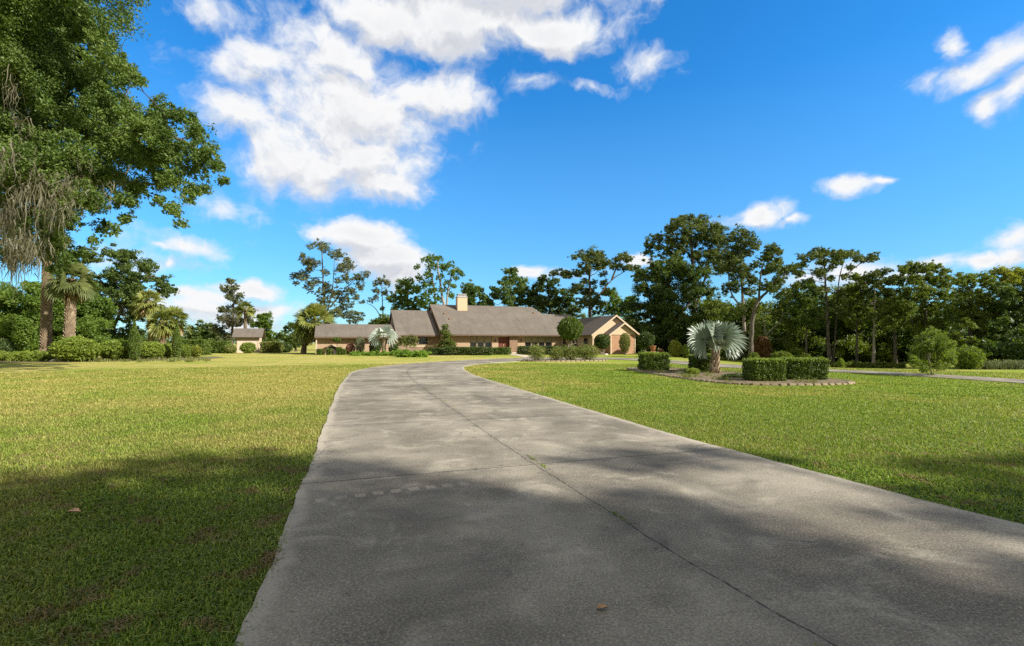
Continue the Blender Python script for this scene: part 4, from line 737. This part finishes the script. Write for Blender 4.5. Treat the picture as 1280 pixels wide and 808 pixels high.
# ------------------------------------------------------------------ the house
TH = R(20); house = empty('ranch_house', (0, 66, 0), 'long low brick ranch house with brown shingle roofs and a tan chimney', 'house', rz=TH)
def part(mb, name, mt, parent=house, bevel=0): return mb.build(name, M[mt], parent, bevel=bevel)
def roofpart(name, polys, th=.17, parent=house):
    mb = MB()
    for p in polys: mb.poly(p)
    import bmesh
    me = bpy.data.meshes.new(name); me.from_pydata(mb.v, [], mb.f); bm = bmesh.new(); bm.from_mesh(me)
    bmesh.ops.remove_doubles(bm, verts=bm.verts, dist=.001); bmesh.ops.recalc_face_normals(bm, faces=bm.faces)
    if sum(f.normal.z for f in bm.faces) < 0: bmesh.ops.reverse_faces(bm, faces=bm.faces)
    bm.to_mesh(me); bm.free(); o = link(name, me, [M['roof'], M['fascia']], parent); md = o.modifiers.new('s', 'SOLIDIFY'); md.thickness = th; md.offset = -1; md.material_offset_rim = 1; return o
r1 = roofpart('roof', [[(-9.9,-.8,2.5), (11.6,-.8,2.5), (11.6,5.3,5.81), (6.9,5.3,5.81), (6.06,7.5,7.0), (-9.9,7.5,7.0)], [(-9.9,7.5,7.0), (6.06,7.5,7.0), (9.5,15.8,2.5), (-9.9,15.8,2.5)], [(6.06,7.5,7.0), (6.9,5.3,5.81), (11.6,5.3,5.81), (11.6,11.4,2.5), (9.5,15.8,2.5)]])
roofpart('roof', [[(-15.45,.55,2.43), (-9.96,.55,2.43), (-9.96,7.2,6.05), (-15.45,7.2,6.05)], [(-15.45,7.2,6.05), (-9.96,7.2,6.05), (-9.96,13.8,2.43), (-15.45,13.8,2.43)]])
roofpart('roof', [[(-25.1,-.1,2.15), (-15.0,-.1,2.15), (-15.0,4,3.86), (-25.1,4,3.86)], [(-25.1,4,3.86), (-15.0,4,3.86), (-15.0,8.1,2.15), (-25.1,8.1,2.15)]], .15)
roofpart('roof', [[(7.7,-8.4,2.45), (7.7,3.4,2.45), (11.3,3.4,5.03), (11.3,-8.4,5.03)], [(11.3,-8.4,5.03), (11.3,3.4,5.03), (14.95,3.4,2.45), (14.95,-8.4,2.45)]])
roofpart('roof', [[(9.35,-9.9,2.45), (9.35,-8.03,2.45), (11.56,-8.03,3.96), (11.56,-9.9,3.96)], [(11.56,-9.9,3.96), (11.56,-8.03,3.96), (13.85,-8.03,2.45), (13.85,-9.9,2.45)]], .13)
def rake(pts, v, w=.17, mt='trim', th=.05):
    mb = MB()
    for (a, za), (b, zb) in zip(pts, pts[1:]): mb.prism([(a, za+.02), (b, zb+.02), (b, zb-w), (a, za-w)], 'y', v-th, v)
    part(mb, 'rake_board', mt)
rake([(7.66,2.44), (11.3,5.03), (14.99,2.44)], -8.402, .2); rake([(9.3,2.44), (11.56,3.96), (13.9,2.44)], -9.902, .17)
def rake_x(pts, u, w=.2, mt='fascia'):
    mb = MB()
    for (a, za), (b, zb) in zip(pts, pts[1:]): mb.prism([(a, za+.02), (b, zb+.02), (b, zb-w), (a, za-w)], 'x', u-.05, u)
    part(mb, 'rake_board', mt)
rake_x([(-.8,2.5), (7.5,7.0), (15.8,2.5)], -9.903); rake_x([(.55,2.43), (7.2,6.05), (13.8,2.43)], -15.453); rake_x([(-.1,2.15), (4,3.86), (8.1,2.15)], -25.103, .17)
def gutter(u0, u1, v, z): part(MB().prism([(v-.12, z-.02), (v-.004, z-.02), (v-.004, z-.15), (v-.09, z-.15)], 'x', u0, u1), 'gutter', 'fascia')
gutter(-9.9, 7.6, -.8, 2.48); gutter(-15.4, -10.0, .55, 2.41); gutter(-25.1, -15.5, -.1, 2.13)
# main front wall with openings
w = MB(); zt = 2.42
for a, b in ((-9.5,-6.0), (-2.89,-1.97), (.72,1.89), (6.03,7.6)): w.box(a, b, 0, .22, 0, zt)
w.box(-6.0,-2.89, 0, .22, 0, .72); w.box(1.89,6.03, 0, .22, 0, .72); w.box(-6.0,-2.89, 0, .22, 2.3, zt); w.box(1.89,6.03, 0, .22, 2.3, zt); w.box(-1.97,-.47, 0, .22, 2.2, zt)
w.box(-9.5, 7.6, 6, 6.2, 0, 2.6); w.box(7.38, 7.6, .222, 5.99, 0, zt); w.prism([(0.0, 0), (15, 0), (15, 2.4), (7.5, 6.7), (0, 2.4)], 'x', -9.72, -9.502)
part(w, 'wall', 'tanbrick')
part(MB().box(-.47,.70,-.34,-.003,0,2.40), 'entry_pier', 'woodpanel', bevel=.01)
part(MB().box(-2.3, 1.9, -1.1, -.345, 0, .12), 'entry_step', 'pathc', bevel=.015)
part(MB().box(-9.5, 7.5, -.78, -.01, 2.405, 2.42), 'soffit', 'soffit')
d = MB().box(-1.96, -.48, .10, .16, 0.02, 2.19)
dr = part(d, 'door', 'door')
pm = MB()
for a in (-1.88, -1.18):
    for z0, z1 in ((.15, .75), (.85, 1.35), (1.45, 2.05)): pm.box(a+.02, a+.58, .075, .099, z0, z1)
part(pm, 'door_panel', 'door', dr, .012); part(MB().box(-1.25,-1.19,.03,.074,.95,1.2), 'handle', 'trim', dr)
def window(u0, u1, z0, z1, v, parent=house, axis='x', blind=True):
    f = MB(); t = .06
    def bx(m_, a0, a1, b0, b1, c0, c1):
        m_.box(a0, a1, b0, b1, c0, c1) if axis == 'x' else m_.box(b0, b1, a0, a1, c0, c1)
    bx(f, u0, u0+t, v, v+.08, z0, z1); bx(f, u1-t, u1, v, v+.08, z0, z1); bx(f, u0+t, u1-t, v, v+.08, z1-t, z1); bx(f, u0+t, u1-t, v, v+.08, z0, z0+t); zm = z0+(z1-z0)*.48
    bx(f, u0+t, u1-t, v+.01, v+.07, zm-.02, zm+.02)
    o = part(f, 'window', 'frame', parent); g = MB(); bx(g, u0+t, u1-t, v+.045, v+.05, z0+t, z1-t); part(g, 'pane', 'glass', o)
    if blind:
        b = MB(); bx(b, u0+t, u1-t, v+.03, v+.037, zm+.021, z1-t-.002); part(b, 'blind', 'blind', o)
for a, b, n in ((-6.0, -2.89, 3), (1.89, 6.03, 4)):
    for i in range(n): s_ = (b-a)/n; window(a+s_*i+.03, a+s_*(i+1)-.03, .74, 2.28, .08)
    part(MB().box(a-.05, b+.05, -.05, .08, .66, .718), 'window_sill', 'frame', bevel=.01)
for u_ in (-2.45, 1.3):
    l = part(MB().box(u_-.07, u_+.07, -.16, -.04, 1.55, 1.85), 'wall_lantern', 'darkframe', bevel=.02); part(MB().box(u_-.03, u_+.03, -.038, 0, 1.65, 1.78), 'bracket', 'darkframe', l)
part(MB().box(7.605, 7.72, -.1, .02, 0, 2.4), 'corner_post', 'trim')
# left section and low wing walls
part(MB().box(-15.1, -9.73, 1.3, 1.5, 0, 2.4).prism([(1.3, 0), (13, 0), (13, 2.3), (7.2, 5.7), (1.3, 2.3)], 'x', -15.32, -15.103), 'wall', 'siding')
part(MB().box(-13.9, -10.6, 1.27, 1.298, .9, 1.15), 'wall_trim', 'trim')
for a in (-14.4, -12.6): window(a, a+1.3, 1.16, 2.1, 1.2, blind=False)
w = MB(); w.box(-24.7, -20.6, .5, .7, 0, 2.1); w.box(-19.5, -15.33, .5, .7, 0, 2.1); w.box(-20.6, -19.5, .5, .7, 2.0, 2.1); w.prism([(.5, 0), (7.5, 0), (7.5, 2.0), (4, 3.6), (.5, 2.0)], 'x', -24.92, -24.702)
part(w, 'wall', 'tanbrick'); part(MB().box(-20.59, -19.51, .6, .66, .02, 1.99), 'door', 'siding')
window(-18.6, -16.8, .9, 1.95, .41)
part(MB().box(-25.0, -24.85, .05, .2, 0, 2.0), 'porch_post', 'trim')
arch = MB(); n = 12                               # the pale arch against the wing
for i in range(n):
    a0, a1 = math.pi*i/n, math.pi*(i+1)/n; c = lambda r_, a: (-23.1+r_*1.0*math.cos(a), r_*1.35*math.sin(a))
    arch.prism([c(.78, a0), c(.92, a0), c(.92, a1), c(.78, a1)], 'y', .2, .496)
part(arch, 'wall_arch', 'trim'); part(MB().prism([(-23.1+.77*math.cos(math.pi*i/12), .77*1.35*math.sin(math.pi*i/12)) for i in range(13)], 'y', .44, .494), 'arch_panel', 'darkframe')
# garage wing
w = MB().box(8.2, 8.4, -7.78, 3, 0, 2.44).box(14.2, 14.4, -7.78, 3, 0, 2.3).box(8.2, 14.4, 2.99, 3.2, 0, 2.4)
part(w, 'wall', 'tanbrick')
part(MB().prism([(8.2, 0), (14.4, 0), (14.4, 2.62), (11.3, 4.83), (8.2, 2.62)], 'y', -8.0, -7.785), 'gable_wall', 'stucco')
part(MB().prism([(9.8, 0), (13.35, 0), (13.35, 2.44), (9.8, 2.44)], 'y', -9.5, -8.005), 'wall', 'redbrick')
part(MB().prism([(9.8, 2.5), (13.35, 2.5), (13.35, 2.66), (11.56, 3.80), (9.8, 2.64)], 'y', -9.53, -9.3), 'gable_panel', 'stucco')
part(MB().box(9.75, 13.4, -9.56, -9.2, 2.445, 2.498), 'gable_trim', 'trim'); part(MB().box(9.72, 9.88, -9.54, -9.502, 0, 2.44), 'corner_board', 'trim'); part(MB().box(13.27, 13.4, -9.54, -9.502, 0, 2.44), 'corner_board', 'trim')
part(MB().box(7.86, 8.02, -8.3, -8.14, 0, 2.38), 'porch_post', 'trim')
window(-6.6, -5.4, .95, 2.1, 8.11, axis='y', blind=False); window(-3.6, -2.2, .95, 2.1, 8.11, axis='y', blind=False)
# chimney and roof vents
ch = part(MB().box(-6.25, -4.8, 5.8, 6.95, 5.6, 8.0), 'chimney', 'stucco'); part(MB().box(-6.31, -4.74, 5.74, 7.01, 8.0, 8.1), 'chimney_cap', 'metal', ch)
fl = MB().box(-6.15, -4.9, 5.9, 6.85, 8.1, 8.18).box(-6.17, -4.88, 5.88, 6.87, 8.46, 8.54)
for i in range(8): a = -6.15+i*.165; fl.box(a, a+.09, 5.9, 5.94, 8.18, 8.46); fl.box(a, a+.09, 6.81, 6.85, 8.18, 8.46)
part(fl, 'flue_guard', 'metal', ch)
def zr(v): return 2.5+.542*(v+.8)
for u_, v_ in ((-8.3, 4.7), (-7.9, 3.2), (5.6, 5.4)):
    vt = MB().prism([(v_-.22, zr(v_-.22)-.03), (v_+.22, zr(v_+.22)-.03), (v_+.18, zr(v_+.18)+.14), (v_-.2, zr(v_-.2)+.13)], 'x', u_-.22, u_+.22); part(vt, 'roof_vent', 'fascia')
# ------------------------------------------------------------------ the small shed
q = P(296, 441, 68); shed = empty('garden_shed', (q[0], q[1], 0), 'small pale garden shed with a grey shingle gable roof', 'shed', rz=TH)
w = MB().box(0, 2.8, 0, .12, 0, 2.3).box(0, 2.8, 2.6, 2.72, 0, 2.3).prism([(0.121, 0), (2.599, 0), (2.599, 2.2), (1.36, 3.2), (.121, 2.2)], 'x', 0, .12).prism([(0.121, 0), (2.599, 0), (2.599, 2.2), (1.36, 3.2), (.121, 2.2)], 'x', 2.68, 2.8)
part(w, 'wall', 'cream', shed)
roofpart('roof', [[(-.55,-.5,2.22), (3.3,-.5,2.22), (3.3,1.36,3.5), (-.55,1.36,3.5)], [(-.55,1.36,3.5), (3.3,1.36,3.5), (3.3,3.2,2.22), (-.55,3.2,2.22)]], .12, shed)
part(MB().box(2.6, 2.75, -.03, -.002, 0, 2.2).box(0, .12, -.03, -.002, 0, 2.2), 'corner_board', 'trim', shed)
ds = part(MB().box(2.802, 2.84, .7, 1.9, .05, 2.05), 'door', 'trim', shed); part(MB().box(2.842, 2.88, .8, .86, .9, 1.1), 'handle', 'darkframe', ds)
part(MB().box(-.05, 2.85, -.05, 2.77, -.05, .06), 'foundation', 'pathc', shed)

# ------------------------------------------------------------------ sky
world = bpy.data.worlds.new('World'); sc.world = world; world.use_nodes = True
saz = math.atan2(SUN_AZ[0], SUN_AZ[1])
def cloud_group(blobs):
    g = bpy.data.node_groups.new('clouds', 'ShaderNodeTree'); g.interface.new_socket('Dir', in_out='INPUT', socket_type='NodeSocketVector'); g.interface.new_socket('Off', in_out='INPUT', socket_type='NodeSocketFloat'); g.interface.new_socket('D', in_out='OUTPUT', socket_type='NodeSocketFloat')
    t = NT(g); gi = t.n('NodeGroupInput'); go = g.nodes.new('NodeGroupOutput'); D = t.vm('NORMALIZE', gi.outputs[0]); s = t.n('ShaderNodeSeparateXYZ', {0: D}).outputs
    az = t.m('ARCTAN2', s[0], s[1]); el = t.m('ADD', t.m('ARCSINE', s[2]), gi.outputs[1]); p = t.n('ShaderNodeCombineXYZ', {0: az, 1: el, 2: 0.0}).outputs[0]
    # fractal in angle space, finer towards the horizon
    n0 = t.n('ShaderNodeTexNoise', {'Vector': t.vm('MULTIPLY', p, (1.0, 1.35, 1)), 'Scale': 6.0, 'Detail': 5.0, 'Roughness': .55}).outputs['Color']
    wp = t.vm('ADD', p, t.vm('MULTIPLY', t.vm('SUBTRACT', n0, (.5, .5, .5)), (.12, .09, 0)))
    n1 = t.noise(t.vm('MULTIPLY', wp, (1, 1.15, 1)), 9, 9, .58); n2 = t.m('ABSOLUTE', t.m('SUBTRACT', t.noise(t.vm('MULTIPLY', wp, (1, 1.15, 1)), 24, 6, .6), .5)); n2 = t.m('SUBTRACT', .75, t.m('MULTIPLY', n2, 3.2))
    best = None
    for (px, py, hw, hh, wt) in blobs:
        def ang(x, y): X, Z = (x-CX)/F, (HZ-y)/F; return math.atan(X), math.atan2(Z, math.sqrt(1+X*X))
        a0, e0 = ang(px, py); ra = abs(ang(px+hw, py)[0]-ang(px-hw, py)[0])/2; re = abs(ang(px, py-hh)[1]-ang(px, py+hh)[1])/2
        q = t.vm('MULTIPLY', t.vm('SUBTRACT', wp, (a0, e0, 0)), (1/ra, 1/re, 0)); v = t.m('MULTIPLY_ADD', t.vm('LENGTH', q), -wt, wt)
        best = v if best is None else t.n('ShaderNodeMath', {0: best, 1: v, 2: .22}, operation='SMOOTH_MAX').outputs[0]
    fill_cloud = t.m('MAXIMUM', t.mr(t.m('ABSOLUTE', az), .95, 1.35, 0, 1), t.mr(s[2], .66, .8, 0, 1)); best = t.m('MAXIMUM', best, t.m('MULTIPLY_ADD', fill_cloud, 2.0, -1.35))  # unseen cloud cover behind and overhead, added to offset the blue skylight
    best = t.m('MAXIMUM', best, -1.6)
    d = t.m('ADD', best, t.m('MULTIPLY', t.m('SUBTRACT', n1, .5), 2.2)); d = t.m('ADD', d, t.m('MULTIPLY', t.m('SUBTRACT', n2, .5), .28))
    g.links.new(d, go.inputs[0]); return g
CB = [(560,30,150,52,1.2),(690,38,95,34,1.1),(470,25,85,42,1.0),(620,-30,230,60,1.2),(380,42,70,40,.75),(430,72,80,34,.75),(330,70,60,30,.7),(255,15,50,20,.4),(300,85,60,25,.5),
      (448,135,124,60,1.0),(400,200,80,50,.8),(540,118,70,38,1.0),(300,145,60,35,.85),(575,130,40,30,.9),(450,195,85,48,1.05),(480,228,60,25,1.0),(370,190,60,55,.65),(400,150,90,60,.9),(400,230,40,20,.7),
      (455,296,66,26,1.1),(480,325,52,22,1.0),(415,298,34,15,.8),(500,345,40,20,.7),(275,258,45,18,.5),(225,300,60,12,.35),(210,325,14,10,.7),(190,303,20,6,.5),(255,368,60,14,.65),(305,357,42,10,.85),(325,380,50,12,.7),(240,385,70,22,.6),(235,370,40,14,.7),(190,330,60,16,.4),(300,400,80,20,.5),
      (665,342,26,12,1.0),(700,345,40,10,.5),(800,326,30,9,.9),(820,75,30,16,.38),(742,112,30,8,.42),(660,108,24,10,.28),(735,30,50,25,.45),
      (945,275,48,16,1.15),(985,280,26,7,.8),(1062,233,32,15,1.0),(1095,226,24,7,.8),(1215,95,48,20,.8),(1188,62,20,24,.55),(1255,75,45,22,.75),(1250,135,36,22,1.0),(1280,120,30,30,.7),(1160,105,22,12,.35),
      (1255,298,50,24,.9),(1225,330,28,13,1.15),(1262,322,40,20,.9),(1300,300,50,40,.9),(1070,345,60,16,.7),(1010,350,50,14,.5),(1180,335,60,10,.4),(1130,350,40,10,.5)]
g = cloud_group(CB); t = NT(world.node_tree)
sky = t.n('ShaderNodeTexSky', sky_type='NISHITA', sun_disc=False, sun_elevation=R(SUN_EL), sun_rotation=saz, altitude=0, air_density=1.0, dust_density=.1, ozone_density=3.5)
D = t.n('ShaderNodeTexCoord').outputs['Generated']
elv = t.n('ShaderNodeSeparateXYZ', {0: D}).outputs[2]
def grp(off):
    nd = t.t.nodes.new('ShaderNodeGroup'); nd.node_tree = g; t.t.links.new(D, nd.inputs[0]); nd.inputs[1].default_value = off; return nd.outputs[0]
d0, d1 = grp(0.0), grp(.03)
alpha = t.mr(d0, -.25, .6, 0, 1); alpha = t.m('MULTIPLY', alpha, t.mr(elv, -.01, .03))
body = t.mr(d0, .2, 1.5, 0, 1); above = t.m('MAXIMUM', t.mr(t.m('SUBTRACT', d1, d0), -.25, .45, 0, 1), 0.0)
shade = t.m('ADD', t.m('MULTIPLY', body, .35), t.m('MULTIPLY', above, .65))
cc = t.mix(shade, (3.95, 3.95, 3.95), (2.3, 2.4, 2.7))
cc = t.mix(t.mr(d0, 0, .7, .35, 0), cc, (2.1, 2.6, 3.3))
sx = t.n('ShaderNodeSeparateXYZ', {0: D}).outputs; fill_cloud = t.m('MAXIMUM', t.mr(t.m('ABSOLUTE', t.m('ARCTAN2', sx[0], sx[1])), .95, 1.35, 0, 1), t.mr(sx[2], .66, .8, 0, 1)); cc = t.mix(fill_cloud, cc, (2.5, 2.4, 2.2))  # the added out-of-view clouds get a flat warm grey
sk = t.n('ShaderNodeHueSaturation', {'Hue': .498, 'Saturation': t.mr(elv, 0, .4, 1.45, 1.32), 'Value': 1.0, 'Color': sky.outputs[0]}).outputs[0]
sk = t.mix(1.0, sk, (.6, .86, .95), 'MULTIPLY'); sk = t.mix(t.mr(elv, -.02, .45, .7, 0, smooth=False), sk, (.85, 1.85, 3.0))
bg = t.n('ShaderNodeBackground', {'Color': t.mix(alpha, sk, cc), 'Strength': .13}); t.n('ShaderNodeOutputWorld', {0: bg.outputs[0]})
world.cycles.sampling_method = 'MANUAL'; world.cycles.sample_map_resolution = 512
sl = bpy.data.lights.new('sun', 'SUN'); sl.energy = 4.7; sl.angle = R(.9); sl.color = (1, .93, .82); so = bpy.data.objects.new('sun', sl); COL.objects.link(so)
sd = Vector((SUN_AZ[0]*math.cos(R(SUN_EL)), SUN_AZ[1]*math.cos(R(SUN_EL)), math.sin(R(SUN_EL)))); so.rotation_euler = sd.to_track_quat('Z', 'Y').to_euler(); so.location = (0, 0, 60)
# ------------------------------------------------------------------ camera
cd = bpy.data.cameras.new('camera'); cam = bpy.data.objects.new('camera', cd); COL.objects.link(cam); sc.camera = cam
cam.location = (0, 0, CH); cam.rotation_euler = (R(90), 0, 0); cd.sensor_width = 36; cd.lens = F/1280*36; cd.shift_y = (HZ-404)/1280; cd.clip_start = .05; cd.clip_end = 6000
sc.view_settings.view_transform = 'Standard'; sc.view_settings.look = 'None'; sc.view_settings.exposure = .95; sc.view_settings.gamma = 1
c = sc.cycles; c.use_denoising = False; c.max_bounces = 5; c.diffuse_bounces = 2; c.glossy_bounces = 2; c.transmission_bounces = 4; c.transparent_max_bounces = 4; c.caustics_reflective = False; c.caustics_refractive = False; c.sample_clamp_indirect = 6
try: sc.render.use_persistent_data = False
except Exception: pass
print('leaf faces', LEAFN[0])
